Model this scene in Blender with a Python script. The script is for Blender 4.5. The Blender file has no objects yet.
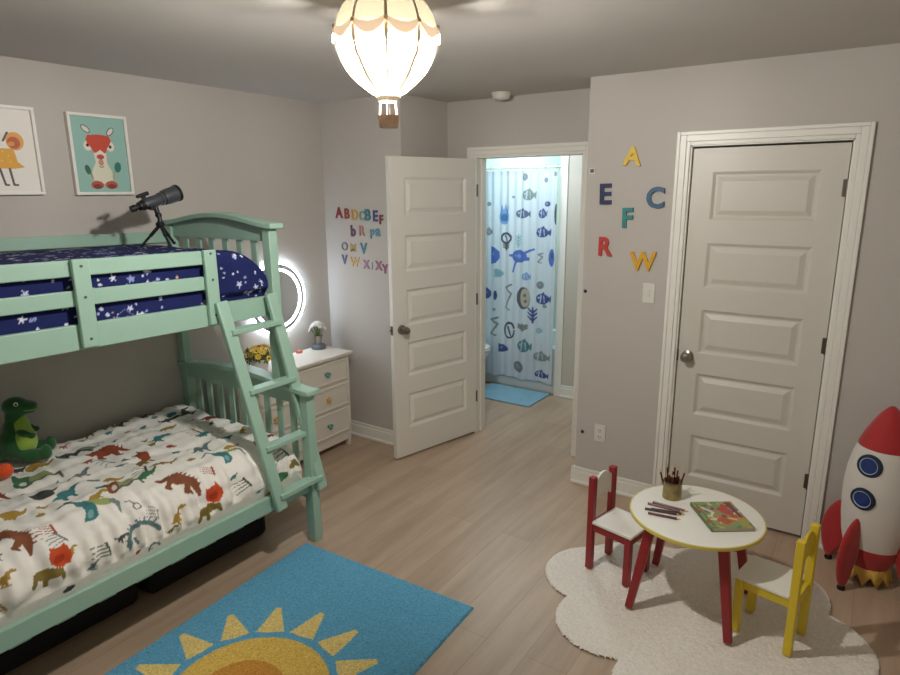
import bpy, bmesh, math, random
import numpy as np
from mathutils import Vector, Matrix, noise
random.seed(7); rng = np.random.default_rng(7)
PI = math.pi
S = bpy.context.scene
C = S.collection
OFF = {}

# ------------------------------------------------------------------ colour / materials
def lin(h):
    if isinstance(h, str):
        h = h.lstrip('#'); v = [int(h[i:i+2], 16)/255 for i in (0, 2, 4)]
    else:
        v = h
    return tuple((c/12.92 if c <= .04045 else ((c+.055)/1.055)**2.4) for c in v)

def mat(name, col, rough=.5, metal=0, bump=0, bscale=200, var=0, vscale=6, spec=.5, emit=None, estr=0, sheen=0, trans=0, coat=0):
    m = bpy.data.materials.new(name); m.use_nodes = True
    nt = m.node_tree; b = nt.nodes['Principled BSDF']
    c = lin(col)
    b.inputs['Base Color'].default_value = (*c, 1)
    b.inputs['Roughness'].default_value = rough
    b.inputs['Metallic'].default_value = metal
    b.inputs['Specular IOR Level'].default_value = spec
    b.inputs['Coat Weight'].default_value = coat
    if sheen:
        b.inputs['Sheen Weight'].default_value = sheen
    if trans:
        b.inputs['Transmission Weight'].default_value = trans
    if emit:
        b.inputs['Emission Color'].default_value = (*lin(emit), 1)
        b.inputs['Emission Strength'].default_value = estr
    tc = nt.nodes.new('ShaderNodeTexCoord')
    if var:
        n = nt.nodes.new('ShaderNodeTexNoise'); n.inputs['Scale'].default_value = vscale; n.inputs['Detail'].default_value = 5
        nt.links.new(tc.outputs['Object'], n.inputs['Vector'])
        r = nt.nodes.new('ShaderNodeMapRange'); r.inputs['To Min'].default_value = 1-var; r.inputs['To Max'].default_value = 1+var
        nt.links.new(n.outputs['Fac'], r.inputs['Value'])
        mx = nt.nodes.new('ShaderNodeMix'); mx.data_type = 'RGBA'; mx.blend_type = 'MULTIPLY'; mx.inputs[0].default_value = 1
        mx.inputs[6].default_value = (*c, 1)
        nt.links.new(r.outputs[0], mx.inputs[7]); nt.links.new(mx.outputs[2], b.inputs['Base Color'])
    if bump:
        n = nt.nodes.new('ShaderNodeTexNoise'); n.inputs['Scale'].default_value = bscale; n.inputs['Detail'].default_value = 3
        nt.links.new(tc.outputs['Object'], n.inputs['Vector'])
        bp = nt.nodes.new('ShaderNodeBump'); bp.inputs['Strength'].default_value = min(1, bump); bp.inputs['Distance'].default_value = .004
        nt.links.new(n.outputs['Fac'], bp.inputs['Height']); nt.links.new(bp.outputs['Normal'], b.inputs['Normal'])
    return m

def attr_mat(name, rough=.9, bump=0, bscale=300, sheen=0, dist=.004, spec=.5):
    m = mat(name, (.5, .5, .5), rough, bump=bump, bscale=bscale, sheen=sheen, spec=spec)
    nt = m.node_tree
    a = nt.nodes.new('ShaderNodeAttribute'); a.attribute_name = 'Col'
    nt.links.new(a.outputs['Color'], nt.nodes['Principled BSDF'].inputs['Base Color'])
    for n in nt.nodes:
        if n.type == 'BUMP': n.inputs['Distance'].default_value = dist
    return m

def floor_mat():
    m = bpy.data.materials.new('oak_plank_floor'); m.use_nodes = True
    nt = m.node_tree; b = nt.nodes['Principled BSDF']; N = nt.nodes.new; L = nt.links.new
    tc = N('ShaderNodeTexCoord'); mp = N('ShaderNodeMapping'); mp.inputs['Rotation'].default_value = (0, 0, PI/2)
    L(tc.outputs['Object'], mp.inputs['Vector'])
    br = N('ShaderNodeTexBrick'); br.inputs['Scale'].default_value = 1; br.inputs['Brick Width'].default_value = 1.22
    br.inputs['Row Height'].default_value = .18; br.inputs['Mortar Size'].default_value = .0008; br.offset = .37
    br.inputs['Color1'].default_value = (*lin('#bda790'), 1); br.inputs['Color2'].default_value = (*lin('#b19b85'), 1)
    br.inputs['Mortar'].default_value = (*lin('#917b66'), 1); br.inputs['Bias'].default_value = -.1
    L(mp.outputs[0], br.inputs['Vector'])
    mp2 = N('ShaderNodeMapping'); mp2.inputs['Scale'].default_value = (5.5, .55, 1)
    L(tc.outputs['Object'], mp2.inputs['Vector'])
    n = N('ShaderNodeTexNoise'); n.inputs['Scale'].default_value = 2.2; n.inputs['Detail'].default_value = 7; n.inputs['Roughness'].default_value = .62
    L(mp2.outputs[0], n.inputs['Vector'])
    r = N('ShaderNodeValToRGB'); r.color_ramp.elements[0].position = .28; r.color_ramp.elements[0].color = (.78, .75, .72, 1)
    r.color_ramp.elements[1].position = .72; r.color_ramp.elements[1].color = (1.08, 1.07, 1.06, 1)
    L(n.outputs['Fac'], r.inputs['Fac'])
    mx = N('ShaderNodeMix'); mx.data_type = 'RGBA'; mx.blend_type = 'MULTIPLY'; mx.inputs[0].default_value = 1
    L(br.outputs['Color'], mx.inputs[6]); L(r.outputs['Color'], mx.inputs[7]); L(mx.outputs[2], b.inputs['Base Color'])
    b.inputs['Roughness'].default_value = .42; b.inputs['Specular IOR Level'].default_value = .4
    bp = N('ShaderNodeBump'); bp.inputs['Strength'].default_value = .25; bp.inputs['Distance'].default_value = .002
    L(br.outputs['Fac'], bp.inputs['Height']); bp.invert = True; L(bp.outputs['Normal'], b.inputs['Normal'])
    return m

M = {}
M['wall'] = mat('greige_wall_paint', '#bdb8b1', .75, bump=.08, bscale=350, spec=.25)
M['ceiling'] = mat('ceiling_paint', '#c4c0ba', .9, bump=.15, bscale=160, spec=.2)
M['bathwall'] = mat('bath_wall_paint', '#c6c0b4', .7, spec=.3)
M['floor'] = floor_mat()
M['white'] = mat('white_trim_paint', '#e6e4dc', .4)
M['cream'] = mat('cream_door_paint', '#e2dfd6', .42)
M['cream_dimmed'] = mat('cream_door_paint_dimmed', '#cdc9bf', .42)  # same paint as the other door, darkened in colour to imitate less light
M['mint'] = mat('mint_green_paint', '#9dc0ae', .42, var=.04, vscale=9)
M['steel'] = mat('brushed_nickel', '#9a948b', .28, 1)
M['dark_steel'] = mat('dark_metal', '#6d675f', .4, 1)
M['dark'] = mat('dark_gap', '#15130f', .9)
M['screw'] = mat('bolt_head', '#5c6a5e', .5, .6)
M['black'] = mat('black_plastic', '#17181a', .42)
M['gunmetal'] = mat('telescope_grey', '#4b4e54', .35, .3)
M['lens'] = mat('lens_glass', '#0b1020', .05, 0, coat=1)
M['blackfab'] = mat('black_bag_fabric', '#0d0d0f', .85, bump=.3, bscale=500)
M['red'] = mat('red_paint', '#932629', .4)
M['yellow'] = mat('yellow_paint', '#dcc12c', .4)
M['yellow_edge'] = mat('pale_yellow_edge', '#d8c765', .45)
M['tabletop'] = mat('white_laminate', '#ecebe2', .3)
M['pencil'] = mat('dark_red_pencil', '#5a1a1e', .4)
M['pencil_d'] = mat('dark_brown_pencil', '#3b1517', .4)
M['pencilwood'] = mat('pencil_wood', '#d9b98a', .7)
M['kraft'] = mat('printed_tin', '#93824c', .5, var=.9, vscale=36)
M['ros_red'] = mat('rocket_red_fabric', '#a81f22', .75, bump=.15, bscale=120, sheen=.3)
M['ros_white'] = mat('rocket_white_fabric', '#d4d0c8', .8, bump=.15, bscale=120, sheen=.2)
M['navy'] = mat('navy_fabric', '#14233f', .6)
M['pane_blue'] = mat('porthole_blue', '#1c3272', .45, var=.35, vscale=40)
M['pale_blue'] = mat('pale_blue_ring', '#a9bcd2', .6)
M['flame'] = mat('flame_yellow', '#c9a24a', .8, var=.3, vscale=20)
M['black_foot'] = mat('black_foot', '#1c1512', .8)
M['cloud'] = mat('cream_pile', '#ebe5da', 1, bump=1, bscale=120, sheen=.3, var=.2, vscale=75)
M['matblue'] = mat('blue_bath_mat', '#86b2c6', 1, bump=1, bscale=140, var=.16, vscale=26)
M['tub'] = mat('white_tub_enamel', '#dcdcd8', .2)
M['porcelain'] = mat('white_porcelain', '#e4e4e2', .12)
M['curtain'] = attr_mat('printed_curtain', .8)
_nt = M['curtain'].node_tree; _t = _nt.nodes.new('ShaderNodeBsdfTranslucent'); _m = _nt.nodes.new('ShaderNodeMixShader'); _m.inputs[0].default_value = .4
_a = [n for n in _nt.nodes if n.type == 'ATTRIBUTE'][0]; _nt.links.new(_a.outputs['Color'], _t.inputs[0])
_nt.links.new(_nt.nodes['Principled BSDF'].outputs[0], _m.inputs[1]); _nt.links.new(_t.outputs[0], _m.inputs[2]); _nt.links.new(_m.outputs[0], _nt.nodes['Material Output'].inputs[0])
M['duvet'] = attr_mat('dinosaur_print_cotton', .95, bump=.25, bscale=60, dist=.006, spec=.2)
M['stars'] = attr_mat('star_print_cotton', .9, bump=.2, bscale=60, spec=.2)
M['sunrug'] = attr_mat('sun_rug_pile', 1, bump=1, bscale=170, dist=.005, spec=.1)
M['print'] = attr_mat('printed_paper', .55)
M['cover'] = attr_mat('glossy_cover', .35)
M['pages'] = mat('paper_pages', '#cbbfa8', .9)
M['glass'] = mat('clear_glass', '#ffffff', .02, trans=1)
M['mirror'] = mat('mirror_glass', '#e8ecee', .02, 1)
M['led'] = mat('led_strip', '#ffffff', .5, emit='#eaf2ff', estr=6)
M['halo'] = mat('led_backlight', '#ffffff', .5, emit='#d3e6ff', estr=17)
M['plush'] = mat('green_plush', '#20592a', 1, bump=.8, bscale=220, sheen=.4, var=.15, vscale=30)
M['plush_l'] = mat('lime_plush', '#8fb340', 1, bump=.8, bscale=220, sheen=.4)
M['orange'] = mat('orange_plush', '#e2541f', .95, bump=.4, bscale=200, sheen=.3)
M['eye'] = mat('eye_white', '#e8e8e0', .3)
M['pupil'] = mat('eye_black', '#0a0a0a', .2)
M['plate'] = mat('white_plastic_plate', '#d9d6cd', .35)
M['slot'] = mat('slot_dark', '#3c3a36', .6)
M['dotblue'] = mat('navy_dot', '#28384f', .5)
M['sensor'] = mat('grey_sensor', '#3f4a4d', .5)
M['teal_knob'] = mat('teal_ceramic', '#5e9c92', .25)
M['gold_knob'] = mat('mustard_ceramic', '#d2a548', .3)
M['dresser'] = mat('dresser_white', '#dcd6ca', .42)
M['pot'] = mat('white_pot', '#d8d4ca', .4, bump=.4, bscale=70)
M['petal_y'] = mat('yellow_petals', '#e6c650', .7)
M['petal_o'] = mat('orange_petals', '#d9862f', .7)
M['petal_w'] = mat('white_petals', '#e4e0dc', .7)
M['petal_c'] = mat('flower_centre', '#3a2413', .9)
M['leafg'] = mat('leaf_green', '#5d7038', .7)
M['redtin'] = mat('red_small_box', '#c2492e', .4)
M['slate'] = mat('slate_base', '#59626e', .35)
def sheer(name, tint, transp, transl, dim_diffuse=None):
    m = bpy.data.materials.new(name); m.use_nodes = True; nt = m.node_tree; nt.nodes.clear(); N = nt.nodes.new; L = nt.links.new
    o = N('ShaderNodeOutputMaterial'); d = N('ShaderNodeBsdfDiffuse'); t = N('ShaderNodeBsdfTranslucent'); p = N('ShaderNodeBsdfTransparent')
    c = (*lin(tint), 1); d.inputs[0].default_value = c; t.inputs[0].default_value = c; p.inputs[0].default_value = (1, 1, 1, 1)
    if dim_diffuse: d.inputs[0].default_value = (*lin(dim_diffuse), 1)  # diffuse made darker so the bulb's light on the inside stays dim
    a = N('ShaderNodeMixShader'); b = N('ShaderNodeMixShader'); a.inputs[0].default_value = transl/(1-transp); b.inputs[0].default_value = transp
    L(d.outputs[0], a.inputs[1]); L(t.outputs[0], a.inputs[2]); L(a.outputs[0], b.inputs[1]); L(p.outputs[0], b.inputs[2]); L(b.outputs[0], o.inputs[0]); return m
M['shade_top'] = sheer('cream_shade', '#f6e9c6', .0, .016, '#2a251d')  # dark diffuse colour added to hold down the glow inside the crown
M['shade'] = sheer('sheer_white_shade', '#fbf3e2', .985, .0045)
M['tan'] = sheer('tan_felt', '#d8bfa2', .0, .013)
M['rib'] = sheer('tan_rib', '#cdb89c', .0, .0035)
M['bulb'] = mat('lit_bulb', '#ffffff', .5, emit='#fffaf4', estr=500)
M['rope'] = mat('white_rope', '#e8e0cf', .8)
M['wicker'] = mat('wicker_basket', '#cdae93', .9, bump=1, bscale=90, var=.25, vscale=60)

# ------------------------------------------------------------------ mesh builder
class MB:
    def __init__(s):
        s.bm = bmesh.new()
    def poly(s, vs, fs):
        v = [s.bm.verts.new(p) for p in vs]
        for f in fs:
            try: s.bm.faces.new([v[i] for i in f])
            except ValueError: pass
        return s
    def box(s, x0, x1, y0, y1, z0, z1):
        return s.poly([(x0,y0,z0),(x1,y0,z0),(x1,y1,z0),(x0,y1,z0),(x0,y0,z1),(x1,y0,z1),(x1,y1,z1),(x0,y1,z1)],
                      [(0,3,2,1),(4,5,6,7),(0,1,5,4),(1,2,6,5),(2,3,7,6),(3,0,4,7)])
    def bar(s, P, Q, w, t, up=(0,0,1), w1=None, t1=None):
        P, Q = Vector(P), Vector(Q); d = (Q-P).normalized(); a = Vector(up).cross(d)
        if a.length < 1e-6: a = Vector((1,0,0))
        a.normalize(); b = d.cross(a); w1 = w1 or w; t1 = t1 or t
        vs = []
        for c, ww, tt in ((P, w, t), (Q, w1, t1)):
            for i, j in ((-1,-1),(1,-1),(1,1),(-1,1)): vs.append(c + a*i*ww/2 + b*j*tt/2)
        return s.poly(vs, [(3,2,1,0),(4,5,6,7),(0,1,5,4),(1,2,6,5),(2,3,7,6),(3,0,4,7)])
    def tube(s, pts, r, n=10, cap=True):
        pts = [Vector(p) for p in pts]; rs = r if isinstance(r, (list, tuple)) else [r]*len(pts)
        rings = []; a = None
        for i, p in enumerate(pts):
            d = (pts[min(i+1, len(pts)-1)] - pts[max(i-1, 0)]).normalized()
            if a is None:
                a = d.orthogonal().normalized()
            else:
                a = (a - d*a.dot(d)).normalized()
            b = d.cross(a)
            rings.append([s.bm.verts.new(p + (a*math.cos(2*PI*k/n) + b*math.sin(2*PI*k/n))*rs[i]) for k in range(n)])
        for i in range(len(rings)-1):
            for k in range(n):
                s.bm.faces.new((rings[i][k], rings[i][(k+1)%n], rings[i+1][(k+1)%n], rings[i+1][k]))
        if cap:
            s.bm.faces.new(rings[0][::-1]); s.bm.faces.new(rings[-1])
        return s
    def lathe(s, prof, c=(0,0,0), n=32, M4=None, a0=0, a1=2*PI, cap=True):
        full = abs(a1-a0-2*PI) < 1e-6; k = n if full else n+1
        rings = []
        for r, z in prof:
            ring = []
            for i in range(k):
                a = a0 + (a1-a0)*i/n
                v = Vector((r*math.cos(a), r*math.sin(a), z))
                if M4: v = M4 @ v
                ring.append(s.bm.verts.new(v + Vector(c)))
            rings.append(ring)
        for i in range(len(rings)-1):
            for j in range(n):
                j2 = (j+1) % k
                s.bm.faces.new((rings[i][j], rings[i][j2], rings[i+1][j2], rings[i+1][j]))
        if cap and full:
            if prof[0][0] > 1e-5: s.bm.faces.new(rings[0][::-1])
            if prof[-1][0] > 1e-5: s.bm.faces.new(rings[-1])
        return s
    def ball(s, c, r, n=16, rot=None):
        if not isinstance(r, (tuple, list)): r = (r, r, r)
        m = Matrix.Translation(c) @ (rot.to_4x4() if rot else Matrix()) @ Matrix.Diagonal((*r, 1))
        bmesh.ops.create_uvsphere(s.bm, u_segments=n, v_segments=max(6, n//2), radius=1, matrix=m)
        return s
    def prism(s, poly, M4, h):
        """2D outline (x,y) extruded by h along local z, placed by M4"""
        n = len(poly)
        vs = [M4 @ Vector((x, y, 0)) for x, y in poly] + [M4 @ Vector((x, y, h)) for x, y in poly]
        fs = [tuple(range(n))[::-1], tuple(range(n, 2*n))] + [(i, (i+1)%n, n+(i+1)%n, n+i) for i in range(n)]
        return s.poly(vs, fs)
    def build(s, name, m, parent=None, bevel=0, smooth=40, seg=2, weld=False):
        if weld: bmesh.ops.remove_doubles(s.bm, verts=s.bm.verts, dist=1e-5)
        bmesh.ops.recalc_face_normals(s.bm, faces=s.bm.faces)
        me = bpy.data.meshes.new(name); s.bm.to_mesh(me); s.bm.free()
        return link(name, me, m, parent, bevel, smooth, seg)

def link(name, me, m, parent=None, bevel=0, smooth=40, seg=2):
    o = bpy.data.objects.new(name, me); C.objects.link(o)
    if m: me.materials.append(m)
    if smooth:
        for p in me.polygons: p.use_smooth = True
        me.set_sharp_from_angle(angle=math.radians(smooth))
    if bevel:
        b = o.modifiers.new('bevel', 'BEVEL'); b.width = bevel; b.segments = seg; b.limit_method = 'ANGLE'; b.angle_limit = math.radians(35)
        b.harden_normals = False
    place(o, parent)
    return o

def place(o, parent):
    if parent is None:
        # top-level mesh: put its origin at the base centre
        me = o.data
        n = len(me.vertices); co = np.empty(n*3); me.vertices.foreach_get('co', co); co = co.reshape(-1, 3)
        c = np.array([(co[:, 0].min()+co[:, 0].max())/2, (co[:, 1].min()+co[:, 1].max())/2, co[:, 2].min()])
        me.transform(Matrix.Translation(-Vector(c))); o.location = c; OFF[o] = Vector(c)
    else:
        off = OFF.get(parent, Vector((0,0,0)))
        o.data.transform(Matrix.Translation(-off)); o.parent = parent; OFF[o] = off
    return o

def tag(o, label=None, cat=None, group=None, kind=None):
    if label: o['label'] = label
    if cat: o['category'] = cat
    if group: o['group'] = group
    if kind: o['kind'] = kind
    return o

def thing(name, label, cat, loc, rz=0, group=None, local=False):
    """an Empty at the base; children are built in world coordinates (local=False) or in its own frame"""
    o = bpy.data.objects.new(name, None); C.objects.link(o); o.empty_display_size = .1
    o.location = loc; o.rotation_euler = (0, 0, rz); tag(o, label, cat, group)
    OFF[o] = Vector((0,0,0)) if local else Vector(loc)
    return o

def struct(mb, name, m, **k):
    return tag(mb.build(name, m, **k), kind='structure')

def box(*a): return MB().box(*a)

# ------------------------------------------------------------------ printed patterns -> colour attribute on dense grids
def paint(P, base, shapes):
    """P (N,2) points; base colour; shapes painted in order"""
    col = np.tile(np.array(lin(base) if isinstance(base, str) else base), (len(P), 1)).astype(float)
    for sh in shapes:
        k = sh[0]; c = np.array(lin(sh[-1]))
        if k == 'E':
            _, cx, cy, rx, ry, rot, _ = sh
            R = max(rx, ry)
            idx = np.where((abs(P[:, 0]-cx) <= R) & (abs(P[:, 1]-cy) <= R))[0]
            if not len(idx): continue
            d = P[idx]-(cx, cy); cr, sr = math.cos(rot), math.sin(rot)
            u = (d[:, 0]*cr+d[:, 1]*sr)/rx; v = (-d[:, 0]*sr+d[:, 1]*cr)/ry
            col[idx[u*u+v*v <= 1]] = c
        elif k == 'P':
            poly = np.array(sh[1]); lo, hi = poly.min(0), poly.max(0)
            idx = np.where((P >= lo).all(1) & (P <= hi).all(1))[0]
            if not len(idx): continue
            x, y = P[idx, 0], P[idx, 1]; ins = np.zeros(len(idx), bool)
            for i in range(len(poly)):
                (x1, y1), (x2, y2) = poly[i], poly[i-1]
                cnd = ((y1 > y) != (y2 > y)); den = (y2-y1) if y2 != y1 else 1e-12
                ins ^= cnd & (x < (x2-x1)*(y-y1)/den+x1)
            col[idx[ins]] = c
        elif k == 'S':
            _, pts, w0, w1, _ = sh; pts = np.array(pts, float); n = len(pts)-1; W = max(w0, w1)
            lo, hi = pts.min(0)-W, pts.max(0)+W
            idx = np.where((P >= lo).all(1) & (P <= hi).all(1))[0]
            if not len(idx): continue
            q = P[idx]; hit = np.zeros(len(idx), bool)
            for i in range(n):
                a, b = pts[i], pts[i+1]; ab = b-a; t = np.clip(((q-a)@ab)/max(ab@ab, 1e-12), 0, 1)
                d = np.hypot(*(q-a-t[:, None]*ab).T); hit |= d <= (w0+(w1-w0)*(i+t)/n)
            col[idx[hit]] = c
    return col

def xf(shapes, o, u, k=1):
    """map unit-space shapes by a similarity: origin o, u vector (length 1 in unit space)"""
    o = np.array(o); u = np.array(u); v = np.array((-u[1], u[0]))*k; L = math.hypot(*u); ang = math.atan2(u[1], u[0])
    f = lambda p: tuple(o + p[0]*u + p[1]*v)
    out = []
    for s in shapes:
        if s[0] == 'E': out.append(('E', *f((s[1], s[2])), s[3]*L, s[4]*L*k, s[5]+ang, s[6]))
        elif s[0] == 'P': out.append(('P', [f(p) for p in s[1]], s[2]))
        else: out.append(('S', [f(p) for p in s[1]], s[2]*L*k**.5, s[3]*L*k**.5, s[4]))
    return out

PAL = dict(maroon='#7c2f2a', olive='#8a7636', greygreen='#7f9488', rust='#99432b', dark='#434a48', mustard='#b8923c', green='#3f7a55', grey='#7d8688',
           teal='#3f8a92', brown='#8d5036', darkgreen='#35583f', darkteal='#3c6a6a', red='#b8422f', bluegrey='#63858c', ochre='#ab8a44',
           navy='#27418f', lblue='#6aa6d8', blue='#3a6acb', lteal='#86bfc6', navygrey='#4a5a86', darkgrey='#5a626c')

def dino(k, c):
    w = []
    if k == 'stego':
        w = [('E', .47, .22, .33, .15, .06, c), ('S', [(.2,.2),(.08,.14),(0,.16)], .07, .05, c), ('S', [(.72,.22),(.86,.12),(1,.0)], .1, .03, c),
             ('S', [(.3,.15),(.27,-.02),(.36,-.05)], .065, .035, c), ('S', [(.64,.16),(.7,-.06),(.8,-.06)], .075, .035, c)]
        for i in range(9):
            x = .1+.085*i; y = .2+.16*math.sin(PI*min(1, (i+1)/9)); w.append(('P', [(x,y-.06),(x+.1,y-.06),(x+.1+.02*i/3,y+.11)], c))
    elif k == 'rex':
        w = [('E', .42, .2, .2, .11, .4, c), ('S', [(.3,.14),(.12,.06),(0,.12)], .08, .015, c), ('S', [(.52,.28),(.68,.36),(.95,.34)], .08, .05, c), ('E', .82, .36, .13, .07, 0, c),
             ('S', [(.4,.14),(.44,-.05),(.54,-.06)], .06, .03, c), ('S', [(.56,.2),(.64,.12)], .03, .02, c), ('S', [(.32,.12),(.27,-.05),(.34,-.06)], .05, .03, c)]
    elif k == 'pod':
        w = [('E', .45, .12, .42, .14, .08, c), ('S', [(.75,.14),(.92,.17),(1.02,.24)], .08, .04, c), ('S', [(.3,.1),(.27,-.06)], .04, .03, c), ('S', [(.6,.1),(.62,-.06)], .04, .03, c)]
    elif k == 'sauro':
        w = [('E', .5, .16, .28, .12, .12, c), ('S', [(.28,.12),(.12,.08),(-.02,.02)], .07, .02, c), ('S', [(.7,.2),(.86,.3),(1,.34)], .075, .055, c), ('S', [(.36,.1),(.34,-.06)], .055, .04, c), ('S', [(.62,.14),(.66,-.04)], .055, .04, c)]
    elif k == 'longneck':
        w = [('S', [(0,.36),(.14,.45),(.3,.44)], .018, .03, '#3c6a6a'), ('E', .42, .38, .17, .1, -.25, c), ('P', [(.32,.42),(.58,.38),(.66,.02),(.58,-.08),(.44,-.1),(.46,.1)], c),
             ('P', [(.46,.46),(.72,.5),(.86,.44),(.84,.28),(.62,.26)], '#a3b06a'), ('S', [(.86,.4),(.95,.33),(1.02,.1)], .06, .015, '#7f8b86'), ('E', .53, .07, .05, .1, 0, '#7fb0ad')]
    elif k == 'tri':
        w = [('E', .35, .12, .3, .12, .2, '#8a6a36'), ('S', [(.15,.08),(.0,-.02)], .07, .02, '#8a6a36'), ('E', .72, .3, .2, .2, 0, c), ('P', [(.55,.2),(.6,.6),(.72,.45),(.86,.62),(.98,.3),(.8,.1)], c), ('S', [(.3,.1),(.28,-.12)], .06, .04, '#8a6a36'), ('S', [(.55,.12),(.6,-.1)], .06, .04, '#8a6a36')]
    elif k == 'tri2':
        w = [('E', .45, .1, .42, .2, .1, c), ('S', [(.15,.05),(.05,-.25)], .1, .08, c), ('S', [(.4,0),(.45,-.3)], .1, .08, c), ('S', [(.85,.15),(1.0,-.12)], .12, .07, c),
             ('E', .85, .62, .36, .34, .2, '#c8532f'), ('P', [(.5,.5),(.55,.98),(.8,.82),(1.0,1.12),(1.16,.8),(1.15,.4),(.8,.3)], '#c8532f'), ('E', .8, .55, .2, .14, .6, '#a83c26')]
    elif k == 'ptero':
        w = [('E', .25, .0, .17, .16, 0, c), ('P', [(.3,.12),(.55,.26),(.75,.22),(.42,-.08)], '#8f9a6a'), ('S', [(.4,-.06),(.72,.16),(.86,.22),(1,.08)], .035, .02, '#6a6f5c'), ('S', [(.12,.04),(-.02,.16)], .07, .03, c), ('E', .26, -.03, .07, .05, 0, '#d9d5c8')]
    elif k == 'fern':
        w = [('S', [(1,-.1),(.86,.3),(.78,.55)], .06, .06, c)] + [('S', [(.98-.07*i,-.02+.16*i),(.35-.05*i,-.1+.2*i),(.05,-.22+.24*i)], .028, .018, c) for i in range(4)]
    elif k == 'arch':
        w = [('S', [(0,0),(.08,.25),(.3,.45),(.55,.48),(.8,.34),(1,.05)], .07, .07, c)] + [('S', [(.5-.46*math.cos(a),.02+.44*math.sin(a)),(.5-.6*math.cos(a),.02+.6*math.sin(a))], .035, .02, c) for a in [.3+.28*i for i in range(9)]] + [('S', [(.1,.05),(.0,-.12)], .05, .03, c), ('S', [(.25,.1),(.28,-.08)], .04, .03, c)]
    elif k == 'leaf':
        w = [('E', .5, 0, .5, .22, .25, c), ('S', [(.6,.05),(.35,.3)], .07, .03, c)]
    elif k == 'ring':
        w = [('S', [(.5+.45*math.cos(a),.45*math.sin(a)) for a in np.linspace(0, 2*PI, 16)], .09, .09, c), ('S', [(.1,.3),(-.5,.55),(-1,.4)], .09, .06, c)]
    return w

def sea(k, c):
    d = '#5d6880'; l = '#d3dcec'
    if k == 'fish': return [('E', .45, 0, .45, .36, 0, c), ('P', [(.8,0),(1.05,.3),(1.02,-.28)], c), ('S', [(.35,.25),(.3,-.25)], .05, .04, l), ('E', .2, .08, .07, .07, 0, l), ('S', [(.55,.2),(.6,-.2)], .04, .03, l), ('P', [(.3,.3),(.55,.5),(.65,.25)], c)]
    if k == 'squid': return [('E', .5, -.1, .5, .6, 0, c), ('P', [(.1,.3),(.25,.95),(.45,.4),(.6,.95),(.75,.4),(.95,.85),(.9,.2)], c), ('E', .5, -.15, .3, .3, 0, '#5b90c6')]
    if k == 'pod': return [('E', .5, 0, .5, 1.35, 0, c), ('E', .5, .3, .2, .5, 0, d)]
    if k == 'dot': return [('E', .5, 0, .5, .45, 0, c), ('E', .45, .05, .2, .2, 0, '#a4b2c8')]
    if k == 'ring': return [('S', [(.5+.42*math.cos(a), .6*math.sin(a)) for a in np.linspace(.4, 2*PI, 14)], .09, .07, d), ('S', [(.4,.3),(.6,-.4)], .07, .05, d)]
    if k == 'fern': return [('S', [(.5,-.8),(.5,.7)], .1, .07, c)] + [('S', [(.5,y),(.5+sx*.45,y+.4)], .11, .06, c) for y in (-.6,-.2,.2) for sx in (-1,1)]
    if k == 'half': return [('P', [(.1,-.8),(.1,.8),(.5,.7),(.9,.3),(.95,-.2),(.6,-.7)], c), ('E', .35, .1, .1, .15, 0, '#9fb4e6')]
    if k == 'turtle': return [('E', .5, 0, .52, .42, .1, c), ('S', [(.8,.2),(1.2,.4),(1.5,.5)], .08, .06, c), ('S', [(.3,-.3),(.15,-.7),(.05,-1.05)], .08, .06, c), ('S', [(.8,-.15),(1.1,-.15)], .1, .12, c), ('S', [(.1,0),(-.12,.05)], .1, .08, c), ('E', .5, .02, .14, .14, 0, '#9fb4e6'), ('E', .25, .05, .07, .07, 0, '#9fb4e6')]
    if k == 'moon': return [('E', .5, 0, .5, .75, 0, '#737b8a'), ('E', .62, .03, .36, .62, 0, '#cfc9ba'), ('E', .6, .2, .1, .12, 0, '#8d8c88'), ('E', .65, -.2, .1, .12, 0, '#8d8c88')]
    if k == 'seahorse': return [('S', [(.7,1.6),(.3,1.2),(.7,.5),(.5,-.4),(.3,-1.2),(.6,-1.5)], .06, .045, c)]
    return []

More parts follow.
